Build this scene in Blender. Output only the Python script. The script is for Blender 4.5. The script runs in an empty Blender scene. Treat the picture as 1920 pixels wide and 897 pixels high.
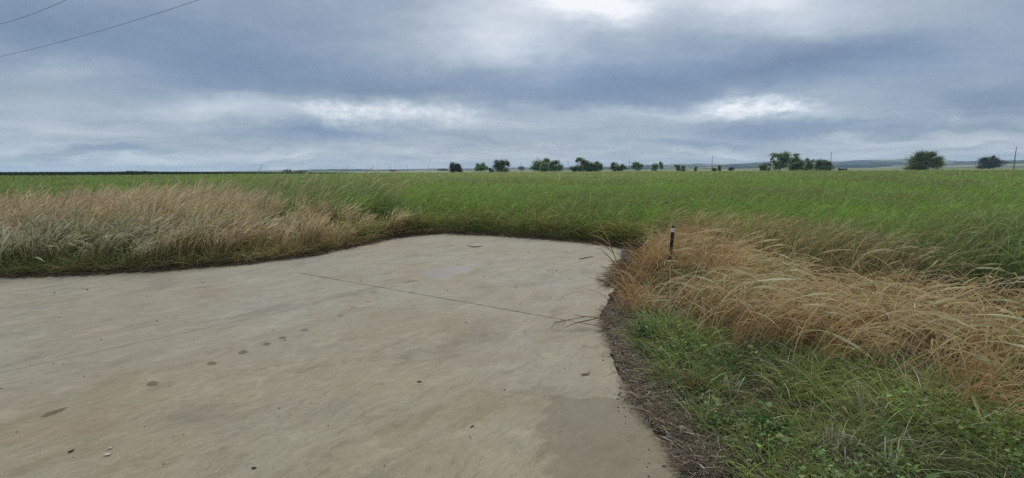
import bpy, math, random
import numpy as np
from mathutils import Vector, Matrix

SC = bpy.context.scene
COL = SC.collection
rng = np.random.default_rng(7)
random.seed(7)

# ------------------------------------------------------------------ camera
FPX, CX, CY, CH = 930.0, 960.0, 448.5, 1.65
PITCH = math.atan((CY - 319.0) / FPX)
ROLL = math.radians(0.34)
_f = np.array([0, math.cos(PITCH), -math.sin(PITCH)])
_u0 = np.array([0, math.sin(PITCH), math.cos(PITCH)])
_r0 = np.array([1.0, 0, 0])
_r = math.cos(ROLL) * _r0 - math.sin(ROLL) * _u0
_u = math.cos(ROLL) * _u0 + math.sin(ROLL) * _r0

def ray(px, py):
    return _r * (px - CX) / FPX + _u * (CY - py) / FPX + _f

def G(px, py, z=0.0):
    """point of the plane at height z seen at photo pixel px, py"""
    d = ray(px, py)
    t = (z - CH) / d[2]
    return np.array([d[0] * t, d[1] * t, z])

def azel(px, py):
    d = ray(px, py)
    return math.degrees(math.atan2(d[0], d[1])), math.degrees(math.atan2(d[2], math.hypot(d[0], d[1])))

cam_d = bpy.data.cameras.new('camera')
cam = bpy.data.objects.new('camera', cam_d)
COL.objects.link(cam)
cam_d.sensor_width = 36.0
cam_d.lens = FPX / 1920 * 36.0
cam_d.clip_start, cam_d.clip_end = 0.05, 30000
M = Matrix(((_r[0], _u[0], -_f[0], 0), (_r[1], _u[1], -_f[1], 0), (_r[2], _u[2], -_f[2], CH), (0, 0, 0, 1)))
cam.matrix_world = M
SC.camera = cam

# ------------------------------------------------------------------ render settings
SC.view_settings.view_transform = 'Standard'
SC.view_settings.look = 'None'
SC.view_settings.exposure = 0.0
SC.view_settings.gamma = 1.0
SC.view_settings.use_curve_mapping = False
SC.render.engine = 'CYCLES'
cy = SC.cycles
cy.max_bounces = 8
cy.diffuse_bounces = 5
cy.transmission_bounces = 5
cy.volume_bounces = 1
cy.use_denoising = False
cy.denoiser = 'OPENIMAGEDENOISE'
cy.denoising_input_passes = 'RGB_ALBEDO_NORMAL'
cy.denoising_prefilter = 'ACCURATE'
cy.use_adaptive_sampling = True
cy.adaptive_threshold = 0.006
cy.sample_clamp_indirect = 8

# ------------------------------------------------------------------ tags
def tag(o, label=None, cat=None, group=None, kind=None):
    if label: o['label'] = label
    if cat: o['category'] = cat
    if group: o['group'] = group
    if kind: o['kind'] = kind
    return o

def empty(name, loc, rz=0.0):
    o = bpy.data.objects.new(name, None)
    o.empty_display_size = 0.2
    o.location = loc
    o.rotation_euler = (0, 0, rz)
    COL.objects.link(o)
    return o

def link_mesh(name, me, mat, parent=None):
    o = bpy.data.objects.new(name, me)
    if mat is not None: me.materials.append(mat)
    COL.objects.link(o)
    if parent is not None: o.parent = parent
    return o

def mesh_np(name, verts, quads=None, tris=None, col=None, smooth=False):
    """mesh from numpy arrays; col is one linear colour per vertex"""
    me = bpy.data.meshes.new(name)
    verts = np.asarray(verts, np.float32).reshape(-1, 3)
    me.vertices.add(len(verts))
    me.vertices.foreach_set('co', verts.ravel())
    nq = 0 if quads is None else len(quads)
    nt = 0 if tris is None else len(tris)
    li = []
    if nq: li.append(np.asarray(quads, np.int32).ravel())
    if nt: li.append(np.asarray(tris, np.int32).ravel())
    li = np.concatenate(li)
    me.loops.add(len(li))
    me.loops.foreach_set('vertex_index', li)
    me.polygons.add(nq + nt)
    st = np.concatenate([np.arange(nq, dtype=np.int32) * 4, nq * 4 + np.arange(nt, dtype=np.int32) * 3])
    me.polygons.foreach_set('loop_start', st.astype(np.int32))
    if smooth:
        me.polygons.foreach_set('use_smooth', np.ones(nq + nt, dtype=bool))
    me.update(calc_edges=True)
    if col is not None:
        a = me.color_attributes.new('Col', 'FLOAT_COLOR', 'POINT')
        c = np.ones((len(verts), 4), np.float32)
        c[:, :3] = np.clip(np.asarray(col, np.float32).reshape(-1, 3), 0.0, 0.72)
        a.data.foreach_set('color', c.ravel())
    return me

# ------------------------------------------------------------------ numpy value noise
def vnoise(x, y, seed=0):
    x = np.asarray(x, float); y = np.asarray(y, float)
    xi = np.floor(x).astype(np.int64); yi = np.floor(y).astype(np.int64)
    xf = x - xi; yf = y - yi
    def h(a, b):
        n = (a * 374761393 + b * 668265263 + seed * 982451653) & 0xffffffff
        n = ((n ^ (n >> 13)) * 1274126177) & 0xffffffff
        return ((n ^ (n >> 16)) & 0xffff) / 65535.0
    u = xf * xf * (3 - 2 * xf); v = yf * yf * (3 - 2 * yf)
    return (h(xi, yi) * (1 - u) + h(xi + 1, yi) * u) * (1 - v) + (h(xi, yi + 1) * (1 - u) + h(xi + 1, yi + 1) * u) * v

def fbm(x, y, seed=0, oct=4):
    s = 0.0; a = 0.5; t = 0.0
    for i in range(oct):
        s = s + a * vnoise(x * 2 ** i, y * 2 ** i, seed + i * 17)
        t += a; a *= 0.5
    return s / t

def inpoly(x, y, poly):
    poly = np.asarray(poly)
    ins = np.zeros(len(x), bool)
    j = len(poly) - 1
    for i in range(len(poly)):
        xi, yi = poly[i][:2]; xj, yj = poly[j][:2]
        c = ((yi > y) != (yj > y)) & (x < (xj - xi) * (y - yi) / (yj - yi + 1e-12) + xi)
        ins ^= c
        j = i
    return ins

def dist_poly(x, y, pts, closed=True):
    pts = np.asarray(pts)[:, :2]
    d = np.full(len(x), 1e9)
    n = len(pts)
    for i in range(n if closed else n - 1):
        a = pts[i]; b = pts[(i + 1) % n]
        ab = b - a
        t = np.clip(((x - a[0]) * ab[0] + (y - a[1]) * ab[1]) / (ab @ ab + 1e-12), 0, 1)
        d = np.minimum(d, np.hypot(x - a[0] - t * ab[0], y - a[1] - t * ab[1]))
    return d

def sample_poly(poly, density, seedr=None):
    poly = np.asarray(poly)[:, :2]
    lo = poly.min(0); hi = poly.max(0)
    n = int(np.prod(hi - lo) * density)
    p = rng.uniform(lo, hi, (n, 2))
    return p[inpoly(p[:, 0], p[:, 1], poly)]

# ------------------------------------------------------------------ node helpers
class NT:
    def __init__(self, tree):
        self.t = tree; self.n = tree.nodes; self.l = tree.links
    def node(self, typ, **kw):
        nd = self.n.new(typ)
        for k, v in kw.items(): setattr(nd, k, v)
        return nd
    def put(self, sock, v):
        if isinstance(v, bpy.types.NodeSocket): self.l.new(v, sock)
        elif v is not None: sock.default_value = v
    def m(self, op, a=None, b=None, c=None, clamp=False):
        nd = self.node('ShaderNodeMath', operation=op, use_clamp=clamp)
        for i, v in enumerate((a, b, c)):
            if v is not None: self.put(nd.inputs[i], v)
        return nd.outputs[0]
    def v(self, op, a=None, b=None, s=None):
        nd = self.node('ShaderNodeVectorMath', operation=op)
        if a is not None: self.put(nd.inputs[0], a)
        if b is not None: self.put(nd.inputs[1], b)
        if s is not None: self.put(nd.inputs['Scale'], s)
        return nd.outputs['Value'] if op in ('LENGTH', 'DOT_PRODUCT', 'DISTANCE') else nd.outputs['Vector']
    def xyz(self, x=0.0, y=0.0, z=0.0):
        nd = self.node('ShaderNodeCombineXYZ')
        for i, q in enumerate((x, y, z)): self.put(nd.inputs[i], q)
        return nd.outputs[0]
    def sep(self, v):
        nd = self.node('ShaderNodeSeparateXYZ'); self.put(nd.inputs[0], v); return nd.outputs
    def noise(self, vec, scale, detail=4, rough=0.5, dist=0.0):
        nd = self.node('ShaderNodeTexNoise')
        self.put(nd.inputs['Vector'], vec)
        nd.inputs['Scale'].default_value = scale; nd.inputs['Detail'].default_value = detail
        nd.inputs['Roughness'].default_value = rough; nd.inputs['Distortion'].default_value = dist
        return nd.outputs
    def ss(self, x, a, b):
        nd = self.node('ShaderNodeMapRange', interpolation_type='SMOOTHSTEP')
        self.put(nd.inputs[0], x); nd.inputs[1].default_value = a; nd.inputs[2].default_value = b
        nd.inputs[3].default_value = 0.0; nd.inputs[4].default_value = 1.0
        return nd.outputs[0]
    def mix(self, f, a, b, blend='MIX'):
        nd = self.node('ShaderNodeMix', data_type='RGBA', blend_type=blend)
        self.put(nd.inputs[0], f)
        for i, q in ((6, a), (7, b)):
            if isinstance(q, bpy.types.NodeSocket): self.l.new(q, nd.inputs[i])
            else: nd.inputs[i].default_value = (*q[:3], 1.0)
        return nd.outputs[2]
    def ramp(self, f, stops):
        nd = self.node('ShaderNodeValToRGB'); self.put(nd.inputs[0], f)
        el = nd.color_ramp.elements
        while len(el) < len(stops): el.new(0.5)
        for e, (p, c) in zip(el, stops):
            e.position = p; e.color = (*c[:3], 1.0)
        return nd.outputs[0]

def lin(r, g, b):
    return tuple(((c / 255) / 12.92 if c <= 10 else ((c / 255 + 0.055) / 1.055) ** 2.4) for c in (r, g, b))

def new_mat(name):
    m = bpy.data.materials.new(name); m.use_nodes = True
    m.node_tree.nodes.clear()
    nt = NT(m.node_tree)
    out = nt.node('ShaderNodeOutputMaterial')
    return m, nt, out

def mat_plain(name, col, rough=0.7, metal=0.0, var=0.15, scale=20.0, bump=0.0, spec=0.3):
    m, nt, out = new_mat(name)
    tc = nt.node('ShaderNodeTexCoord').outputs['Object']
    n = nt.noise(tc, scale, 5, 0.6)[0]
    c = nt.mix(n, tuple(q * (1 - var) for q in col), tuple(q * (1 + var) for q in col))
    b = nt.node('ShaderNodeBsdfPrincipled')
    nt.put(b.inputs['Base Color'], c); b.inputs['Roughness'].default_value = rough
    b.inputs['Metallic'].default_value = metal; b.inputs['Specular IOR Level'].default_value = spec
    if bump:
        bn = nt.node('ShaderNodeBump'); bn.inputs['Strength'].default_value = bump
        bn.inputs['Distance'].default_value = 0.01
        nt.l.new(n, bn.inputs['Height']); nt.l.new(bn.outputs[0], b.inputs['Normal'])
    nt.l.new(b.outputs[0], out.inputs[0])
    return m

def mat_leaf(name, trans=0.3, rough=0.6, spec=0.25, gain=1.0):
    """blades and leaves: the colour of each blade is stored on the mesh"""
    m, nt, out = new_mat(name)
    a = nt.node('ShaderNodeAttribute', attribute_name='Col')
    c = a.outputs['Color']
    if gain != 1.0: c = nt.v('SCALE', c, s=gain)
    b = nt.node('ShaderNodeBsdfPrincipled')
    nt.put(b.inputs['Base Color'], c); b.inputs['Roughness'].default_value = rough
    b.inputs['Specular IOR Level'].default_value = spec
    t = nt.node('ShaderNodeBsdfTranslucent'); nt.put(t.inputs[0], c)
    mx = nt.node('ShaderNodeMixShader'); mx.inputs[0].default_value = trans
    nt.l.new(b.outputs[0], mx.inputs[1]); nt.l.new(t.outputs[0], mx.inputs[2])
    nt.l.new(mx.outputs[0], out.inputs[0])
    return m
# ------------------------------------------------------------------ sky and light
SUN_AZ, SUN_EL = math.radians(10.0), math.radians(42.0)

def build_sky():
    w = bpy.data.worlds.new('World'); SC.world = w; w.use_nodes = True
    w.node_tree.nodes.clear()
    nt = NT(w.node_tree)
    out = nt.node('ShaderNodeOutputWorld'); bg = nt.node('ShaderNodeBackground')
    bg.inputs[1].default_value = 0.1
    nt.l.new(bg.outputs[0], out.inputs[0])
    d = nt.node('ShaderNodeTexCoord').outputs['Generated']
    x, y, z = nt.sep(d)
    D = 57.29578
    az = nt.m('MULTIPLY', nt.m('ARCTAN2', x, y), D)
    el = nt.m('MULTIPLY', nt.m('ARCSINE', z), D)
    # cloud-sheet coordinates: the sheet lies flat above the ground
    k = nt.m('ADD', nt.m('MAXIMUM', z, 0.0), 0.10)
    sheet = nt.xyz(nt.m('DIVIDE', x, k), nt.m('DIVIDE', y, k), 0.0)
    A0 = nt.xyz(az, el, 0.0)
    wn = nt.noise(nt.v('MULTIPLY', A0, (1.0, 2.4, 1.0)), 0.10, 5, 0.55)[1]
    warp = nt.v('MULTIPLY', nt.v('SUBTRACT', wn, (0.5, 0.5, 0.5)), (11.0, 4.2, 0.0))
    A = nt.v('ADD', A0, warp)
    wn2 = nt.noise(nt.v('MULTIPLY', A0, (1.0, 2.0, 1.0)), 0.42, 5, 0.6)[1]
    A = nt.v('ADD', A, nt.v('MULTIPLY', nt.v('SUBTRACT', wn2, (0.5, 0.5, 0.5)), (3.0, 1.3, 0.0)))
    big = nt.noise(nt.v('MULTIPLY', sheet, (1.0, 1.6, 1.0)), 0.55, 6, 0.55, 0.3)[0]
    fine = nt.noise(nt.v('MULTIPLY', A0, (1.0, 2.2, 1.0)), 0.55, 7, 0.62)[0]
    streak = nt.noise(nt.v('MULTIPLY', A, (0.35, 3.2, 1.0)), 0.28, 5, 0.55)[0]
    # brightness of the cloud base
    lowband = nt.m('SUBTRACT', 1.0, nt.ss(el, 0.0, 7.5))
    rim = nt.m('SUBTRACT', 1.0, nt.ss(el, 0.0, 3.0))
    L = nt.m('ADD', 0.335, nt.m('MULTIPLY', lowband, 0.17))
    L = nt.m('ADD', L, nt.m('MULTIPLY', rim, 0.20))
    L = nt.m('ADD', L, nt.m('MULTIPLY', nt.m('SUBTRACT', big, 0.5), 0.46))
    L = nt.m('ADD', L, nt.m('MULTIPLY', nt.m('SUBTRACT', fine, 0.5), 0.13))
    L = nt.m('ADD', L, nt.m('MULTIPLY', nt.m('MULTIPLY', nt.m('SUBTRACT', streak, 0.5), 1.1), lowband))
    def blob(px, py, sx, sy, rot=0.0, p=1.0):
        a, e = azel(px, py)
        ax = abs(azel(px + sx, py)[0] - azel(px - sx, py)[0]) / 2
        ey = abs(azel(px, py + sy)[1] - azel(px, py - sy)[1]) / 2
        v = nt.v('SUBTRACT', A, (a, e, 0.0))
        if rot:
            r = nt.node('ShaderNodeVectorRotate', rotation_type='Z_AXIS')
            nt.put(r.inputs['Vector'], v); r.inputs['Angle'].default_value = math.radians(rot)
            v = r.outputs[0]
        v = nt.v('MULTIPLY', v, (1 / ax, 1 / ey, 0.0))
        q = nt.v('DOT_PRODUCT', v, v)
        if p != 1.0: q = nt.m('POWER', q, p)
        return nt.m('EXPONENT', nt.m('MULTIPLY', q, -1.0))
    for (px, py, sx, sy, rot, amp) in SKY_BLOBS:
        L = nt.m('ADD', L, nt.m('MULTIPLY', blob(px, py, sx, sy, rot), amp * 1.3))
    # small bright breaks get a ragged, billowing edge
    fine2 = nt.noise(nt.v('MULTIPLY', A0, (1.0, 1.7, 1.0)), 0.9, 6, 0.65)[0]
    rag = nt.ss(fine2, 0.36, 0.62)
    for (px, py, sx, sy, rot, amp) in SKY_BREAKS:
        bb = blob(px, py, sx * 1.25, sy * 1.2, rot, 1.15)
        L = nt.m('ADD', L, nt.m('MULTIPLY', nt.m('MULTIPLY', bb, nt.m('ADD', nt.m('MULTIPLY', rag, 0.6), 0.4)), amp * 0.9))
    cloud = nt.ramp(nt.m('MULTIPLY', L, 1.0), [(0.0, lin(104, 124, 152)), (0.22, lin(130, 149, 173)), (0.45, lin(162, 176, 191)),
                             (0.65, lin(190, 201, 213)), (0.85, lin(222, 228, 236)), (1.0, lin(247, 249, 252))])
    B = None
    for (px, py, sx, sy, rot, amp) in SKY_BLUE:
        q = nt.m('MULTIPLY', blob(px, py, sx, sy, rot), amp)
        B = q if B is None else nt.m('ADD', B, q)
    cloud = nt.mix(nt.m('MINIMUM', B, 1.0), cloud, nt.mix(1.0, cloud, (0.91, 0.98, 1.08), 'MULTIPLY'))
    # overcast sky grows brighter towards the zenith, brightest round the hidden sun
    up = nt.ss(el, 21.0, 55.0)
    sd = (math.sin(SUN_AZ) * math.cos(SUN_EL), math.cos(SUN_AZ) * math.cos(SUN_EL), math.sin(SUN_EL))
    cs = nt.m('MAXIMUM', nt.v('DOT_PRODUCT', d, sd), 0.0)
    glow = nt.m('MULTIPLY', nt.m('POWER', cs, 14.0), nt.ss(el, 20.0, 34.0))
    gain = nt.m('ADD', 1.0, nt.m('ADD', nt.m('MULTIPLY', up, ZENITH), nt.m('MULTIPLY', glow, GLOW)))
    cloud = nt.mix(up, cloud, nt.mix(1.0, cloud, (1.10, 1.0, 0.86), 'MULTIPLY'))
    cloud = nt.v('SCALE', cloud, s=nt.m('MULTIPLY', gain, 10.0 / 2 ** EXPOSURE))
    sky = nt.node('ShaderNodeTexSky', sky_type='NISHITA')
    sky.sun_disc = False; sky.sun_elevation = SUN_EL; sky.sun_rotation = SUN_AZ
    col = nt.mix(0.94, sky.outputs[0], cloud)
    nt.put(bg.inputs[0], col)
    w.cycles.sampling_method = 'MANUAL'; w.cycles.sample_map_resolution = 512

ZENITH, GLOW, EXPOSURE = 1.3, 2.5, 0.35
SC.view_settings.exposure = EXPOSURE
# photo pixel, half-size in pixels, tilt, strength
SKY_BLOBS = [
    (430, 110, 330, 62, 4, -0.17), (60, 40, 200, 60, 0, -0.08), (620, 30, 160, 70, 0, -0.04),
    (130, 135, 90, 18, -18, 0.10), (60, 200, 140, 50, 0, 0.02), (440, 205, 130, 26, -6, 0.20), (230, 250, 120, 16, 0, 0.06),
    (1090, -10, 150, 55, 10, 0.58), (960, 70, 140, 75, 20, 0.25), (850, 80, 160, 70, 0, 0.14), (1150, 10, 120, 30, 0, 0.15), (1000, 188, 190, 20, 0, -0.10),
    (1420, -15, 150, 36, 4, 0.42), (1420, 40, 140, 30, 4, 0.14), (1640, 20, 200, 30, 0, 0.06),
    (1130, 150, 230, 48, 3, -0.20), (860, 150, 150, 30, 0, -0.08), (1560, 115, 240, 42, -4, -0.20), (1850, 180, 170, 40, 5, -0.18), (1750, 60, 200, 40, 0, 0.02),
    (700, 165, 160, 18, 0, -0.10),
    (740, 215, 210, 26, 0, 0.22), (1700, 30, 230, 50, 0, 0.07), (1500, 20, 160, 40, 0, 0.08), (1230, 212, 250, 14, 3, 0.16), (1430, 205, 110, 20, 5, 0.22),
    (640, 250, 150, 12, 0, -0.22), (1540, 245, 230, 18, 3, -0.18), (1260, 268, 120, 10, 0, -0.16), (1850, 255, 120, 10, 0, -0.03),
    (210, 285, 110, 9, 0, -0.12), (250, 312, 420, 14, 0, 0.12), (80, 225, 200, 40, 0, 0.06), (350, 190, 120, 20, -4, 0.06), (1000, 240, 150, 10, 0, 0.06), (1700, 262, 160, 8, 3, 0.12),
]
SKY_BREAKS = [
    (625, 215, 42, 20, 0, 0.20), (720, 212, 80, 22, 0, 0.26), (860, 218, 60, 20, 0, 0.22), (1420, 202, 75, 20, 3, 0.40), (1795, 228, 40, 12, 10, 0.26),
    (1130, 222, 110, 10, 0, 0.10), (700, 280, 200, 6, 0, 0.08),
]
SKY_BLUE = [
    (1150, 150, 260, 70, 0, 0.9), (640, 252, 160, 16, 0, 1.0), (1500, 245, 240, 24, 0, 0.9), (1260, 268, 140, 14, 0, 0.7),
    (430, 130, 300, 70, 0, 0.45), (1650, 130, 300, 60, 0, 0.5), (210, 285, 120, 14, 0, 0.8),
]
build_sky()

sun_d = bpy.data.lights.new('sun', 'SUN')
sun_d.energy = 1.5; sun_d.angle = math.radians(25); sun_d.color = (1.0, 0.95, 0.88)
sun = bpy.data.objects.new('sun', sun_d); COL.objects.link(sun)
sun.rotation_euler = Vector((-math.sin(SUN_AZ) * math.cos(SUN_EL), -math.cos(SUN_AZ) * math.cos(SUN_EL), -math.sin(SUN_EL))).to_track_quat('-Z', 'Y').to_euler()
sun.location = (0, 0, 60)
# ------------------------------------------------------------------ ground, slab, hills, haze
SLAB_PX = [(0, 520), (150, 515), (300, 507), (440, 497), (560, 483), (660, 463), (730, 447), (780, 441), (830, 438), (930, 442), (1040, 450),
           (1140, 459), (1192, 468), (1188, 490), (1168, 505), (1150, 540), (1135, 580), (1130, 620), (1160, 680), (1180, 740), (1215, 790), (1260, 830), (1280, 870), (1285, 897)]
slab_edge = [G(x, y)[:2] for x, y in SLAB_PX]
slab_full = [np.array([-32.0, 5.5])] + slab_edge + [np.array([0.95, 1.2]), np.array([1.1, -2.0]), np.array([1.3, -14.0]), np.array([-32.0, -14.0])]
slab_full = np.array(slab_full)

def densify(poly, step, jit, seed):
    out = []
    n = len(poly)
    for i in range(n):
        a = poly[i]; b = poly[(i + 1) % n]
        L = np.linalg.norm(b - a); k = max(1, int(L / step))
        nrm = np.array([-(b - a)[1], (b - a)[0]]) / (L + 1e-9)
        for j in range(k):
            p = a + (b - a) * j / k
            w = (fbm(np.array([p[0] * 3.1]), np.array([p[1] * 3.1]), seed, 4)[0] - 0.5) * jit
            out.append(p + nrm * w)
    return np.array(out)

slab_out = densify(slab_full, 0.05, 0.24, 3)

import bmesh
def build_slab():
    bm = bmesh.new()
    top = [bm.verts.new((p[0], p[1], 0.0)) for p in slab_out]
    bot = [bm.verts.new((p[0], p[1], -0.14)) for p in slab_out]
    bm.faces.new(top)
    n = len(top)
    for i in range(n):
        bm.faces.new((top[i], bot[i], bot[(i + 1) % n], top[(i + 1) % n]))
    bmesh.ops.triangulate(bm, faces=[f for f in bm.faces if len(f.verts) > 4])
    bmesh.ops.recalc_face_normals(bm, faces=bm.faces)
    me = bpy.data.meshes.new('concrete_pad'); bm.to_mesh(me); bm.free()
    m, nt, out = new_mat('weathered_concrete')
    P = nt.node('ShaderNodeTexCoord').outputs['Object']
    # trowel direction of the slab
    jd = G(430, 608)[:2] - G(0, 702)[:2]
    ang = math.atan2(jd[1], jd[0])
    rot = nt.node('ShaderNodeVectorRotate', rotation_type='Z_AXIS'); nt.put(rot.inputs['Vector'], P); rot.inputs['Angle'].default_value = -ang
    R = rot.outputs[0]
    warp = nt.v('SCALE', nt.v('SUBTRACT', nt.noise(P, 1.3, 4, 0.6)[1], (0.5, 0.5, 0.5)), s=0.9)
    Pw = nt.v('ADD', P, warp)
    n1 = nt.noise(Pw, 0.42, 5, 0.6)[0]
    n2 = nt.noise(nt.v('MULTIPLY', nt.v('ADD', R, warp), (0.8, 1.4, 1)), 1.5, 8, 0.70, 0.4)[0]
    n3 = nt.noise(nt.v('MULTIPLY', R, (0.8, 1.7, 1)), 12.0, 8, 0.78)[0]
    n4 = nt.noise(P, 70.0, 5, 0.8)[0]
    c = nt.mix(nt.ss(n1, 0.36, 0.66), lin(187, 178, 158), lin(190, 187, 174))
    c = nt.mix(nt.m('MULTIPLY', nt.ss(n2, 0.50, 0.72), 0.75), c, lin(156, 143, 121))
    n5 = nt.noise(nt.v('MULTIPLY', nt.v('ADD', R, (7.3, 2.2, 0.0)), (0.75, 1.3, 1)), 0.9, 8, 0.68, 0.6)[0]
    c = nt.mix(nt.m('MULTIPLY', nt.ss(n5, 0.50, 0.70), 0.65), c, lin(150, 148, 141))
    n6 = nt.noise(nt.v('ADD', Pw, (3.1, 9.2, 0.0)), 1.1, 6, 0.62)[0]
    c = nt.mix(nt.m('MULTIPLY', nt.ss(n6, 0.55, 0.70), 0.5), c, lin(208, 202, 184))
    c = nt.mix(nt.m('MULTIPLY', nt.ss(n3, 0.42, 0.75), 0.5), c, lin(146, 135, 116))
    c = nt.mix(nt.m('MULTIPLY', nt.ss(n3, 0.50, 0.28), 0.35), c, lin(206, 199, 182))
    c = nt.mix(nt.m('MULTIPLY', nt.ss(n4, 0.52, 0.66), 0.6), c, lin(126, 117, 101))
    # flaked skin: small pale and dark islands with fairly crisp borders
    fl = nt.noise(nt.v('MULTIPLY', nt.v('ADD', R, nt.v('SCALE', warp, s=0.5)), (0.55, 1.5, 1)), 3.4, 8, 0.72, 0.5)[0]
    c = nt.mix(nt.m('MULTIPLY', nt.ss(fl, 0.53, 0.62), 0.34), c, lin(216, 208, 186))
    c = nt.mix(nt.m('MULTIPLY', nt.ss(fl, 0.45, 0.36), 0.36), c, lin(134, 122, 102))
    fl2 = nt.noise(nt.v('MULTIPLY', nt.v('ADD', R, (3.0, 8.0, 0.0)), (0.6, 1.7, 1)), 11.0, 6, 0.75)[0]
    c = nt.mix(nt.m('MULTIPLY', nt.ss(fl2, 0.57, 0.66), 0.42), c, lin(220, 212, 192))
    c = nt.mix(nt.m('MULTIPLY', nt.ss(fl2, 0.43, 0.34), 0.42), c, lin(128, 117, 98))
    br = nt.noise(nt.v('MULTIPLY', nt.v('ADD', Pw, (5.0, 1.0, 0.0)), (1, 1, 1)), 0.75, 5, 0.6)[0]
    c = nt.mix(nt.m('MULTIPLY', nt.ss(br, 0.54, 0.64), 0.32), c, lin(166, 144, 118))
    n8 = nt.noise(P, 170.0, 3, 0.8)[0]
    c = nt.mix(nt.m('MULTIPLY', nt.ss(n8, 0.54, 0.66), 0.4), c, lin(118, 109, 94))
    c = nt.mix(nt.m('MULTIPLY', nt.ss(n8, 0.44, 0.34), 0.3), c, lin(222, 215, 198))
    # brownish soil film along the far part and pale scoured rim by the litter
    n7 = nt.noise(nt.v('MULTIPLY', R, (0.8, 2.0, 1)), 0.8, 8, 0.68)[0]
    c = nt.mix(nt.m('MULTIPLY', nt.ss(n7, 0.56, 0.70), 0.30), c, lin(172, 150, 130))
    sx, sy, _ = nt.sep(Pw)
    # a darker damp-looking repair along the right rim with a ragged border
    px0, py0 = G(1030, 760)[:2]
    e1 = nt.ss(nt.m('SUBTRACT', sx, px0 - 0.06), -0.035, 0.035)
    e2 = nt.ss(nt.m('SUBTRACT', G(1080, 738)[1] + 0.02, sy), -0.02, 0.03)
    c = nt.mix(nt.m('MULTIPLY', nt.m('MULTIPLY', e1, e2), 0.55), c, lin(138, 130, 113))
    def ellipse(px, py, a, b, tilt, soft=0.25, q=Pw):
        t = math.radians(tilt)
        c0 = G(px, py)[:2]
        u = G(px + a * math.cos(t), py - a * math.sin(t))[:2] - c0
        v = G(px - b * math.sin(t), py - b * math.cos(t))[:2] - c0
        inv = np.linalg.inv(np.array([u, v]).T)
        d = nt.v('SUBTRACT', q, (c0[0], c0[1], 0.0))
        a_ = nt.v('DOT_PRODUCT', d, (inv[0, 0], inv[0, 1], 0.0)); b_ = nt.v('DOT_PRODUCT', d, (inv[1, 0], inv[1, 1], 0.0))
        r = nt.m('ADD', nt.m('MULTIPLY', a_, a_), nt.m('MULTIPLY', b_, b_))
        return nt.ss(r, 1.0 + soft, 1.0 - soft)
    wl = nt.v('ADD', P, nt.v('SCALE', nt.v('SUBTRACT', nt.noise(P, 14.0, 3, 0.6)[1], (0.5, 0.5, 0.5)), s=0.075))
    damp = None
    for (x, y, a, b, t, k) in [(102, 773, 27, 3, 20, .75), (286, 720, 12, 4, 8, .7), (397, 682, 10, 3.5, 5, .7), (455, 661, 10, 3.5, 8, .7), (499, 646, 8, 2.8, 6, .7),
                            (530, 634, 7, 2.5, 5, .7), (571, 619, 7, 2.2, 5, .65), (637, 593, 6, 2, 5, .5), (700, 548, 8, 1.6, 3, .4), (690, 566, 5, 1.4, 3, .5), (660, 576, 5, 1.4, 3, .4),
                            (770, 528, 16, 1.8, 8, .35), (735, 538, 10, 1.4, 8, .3)]:
        e = ellipse(x, y, a, b, t, 0.5, wl)
        c = nt.mix(nt.m('MULTIPLY', nt.m('MULTIPLY', e, k * 1.0), nt.m('ADD', 0.55, nt.m('MULTIPLY', n3, 0.8))), c, lin(96, 86, 70))
    wet = ellipse(838, 509, 46, 9, 7, 0.12, nt.v('ADD', P, nt.v('SCALE', nt.v('SUBTRACT', nt.noise(P, 3.5, 3, 0.6)[1], (0.5, 0.5, 0.5)), s=0.30)))
    c = nt.mix(nt.m('MULTIPLY', wet, 0.75), c, lin(158, 150, 148))
    wet2 = ellipse(770, 790, 60, 22, 15, 0.4)
    c = nt.mix(nt.m('MULTIPLY', wet2, 0.3), c, lin(150, 132, 110))
    # saw-cut joints
    def joint(p, q, w, k, c):
        p = np.array(p); q = np.array(q)
        dd = (q - p); L = np.linalg.norm(dd); dd = dd / L; nn = (-dd[1], dd[0])
        rel = nt.v('SUBTRACT', wl2, (p[0], p[1], 0.0))
        dist = nt.m('ABSOLUTE', nt.v('DOT_PRODUCT', rel, (nn[0], nn[1], 0.0)))
        al = nt.v('DOT_PRODUCT', rel, (dd[0], dd[1], 0.0))
        inside = nt.m('MULTIPLY', nt.ss(al, -0.05, 0.05), nt.ss(al, L + 0.05, L - 0.05))
        var = nt.m('ADD', 0.55, nt.m('MULTIPLY', nt.ss(n2, 0.4, 0.6), 0.45))
        f = nt.m('MULTIPLY', nt.m('MULTIPLY', nt.ss(dist, w, w * 0.35), inside), nt.m('MULTIPLY', var, k))
        return nt.mix(f, c, lin(52, 46, 38)), f
    wl2 = nt.v('ADD', P, nt.v('SCALE', nt.v('SUBTRACT', nt.noise(P, 5.0, 4, 0.7)[1], (0.5, 0.5, 0.5)), s=0.035))
    c, f1 = joint(G(560, 512)[:2], G(1125, 612)[:2], 0.016, 0.95, c)
    c, f2 = joint(G(-420, 790)[:2], G(560, 578)[:2], 0.013, 0.55, c)
    b = nt.node('ShaderNodeBsdfPrincipled')
    nt.put(b.inputs['Base Color'], nt.v('MULTIPLY', nt.mix(nt.m('MULTIPLY', nt.ss(nt.m('ADD', nt.v('LENGTH', P), nt.m('MULTIPLY', n1, 4.0)), 9.5, 3.5), 0.8), c, nt.mix(1.0, c, (0.97, 0.93, 0.82), 'MULTIPLY')), (0.595, 0.565, 0.515)))
    nt.put(b.inputs['Roughness'], nt.m('SUBTRACT', 0.85, nt.m('MULTIPLY', wet, 0.3)))
    b.inputs['Specular IOR Level'].default_value = 0.25
    h = nt.m('ADD', nt.m('MULTIPLY', n3, 0.6), nt.m('MULTIPLY', n4, 0.35))
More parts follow.
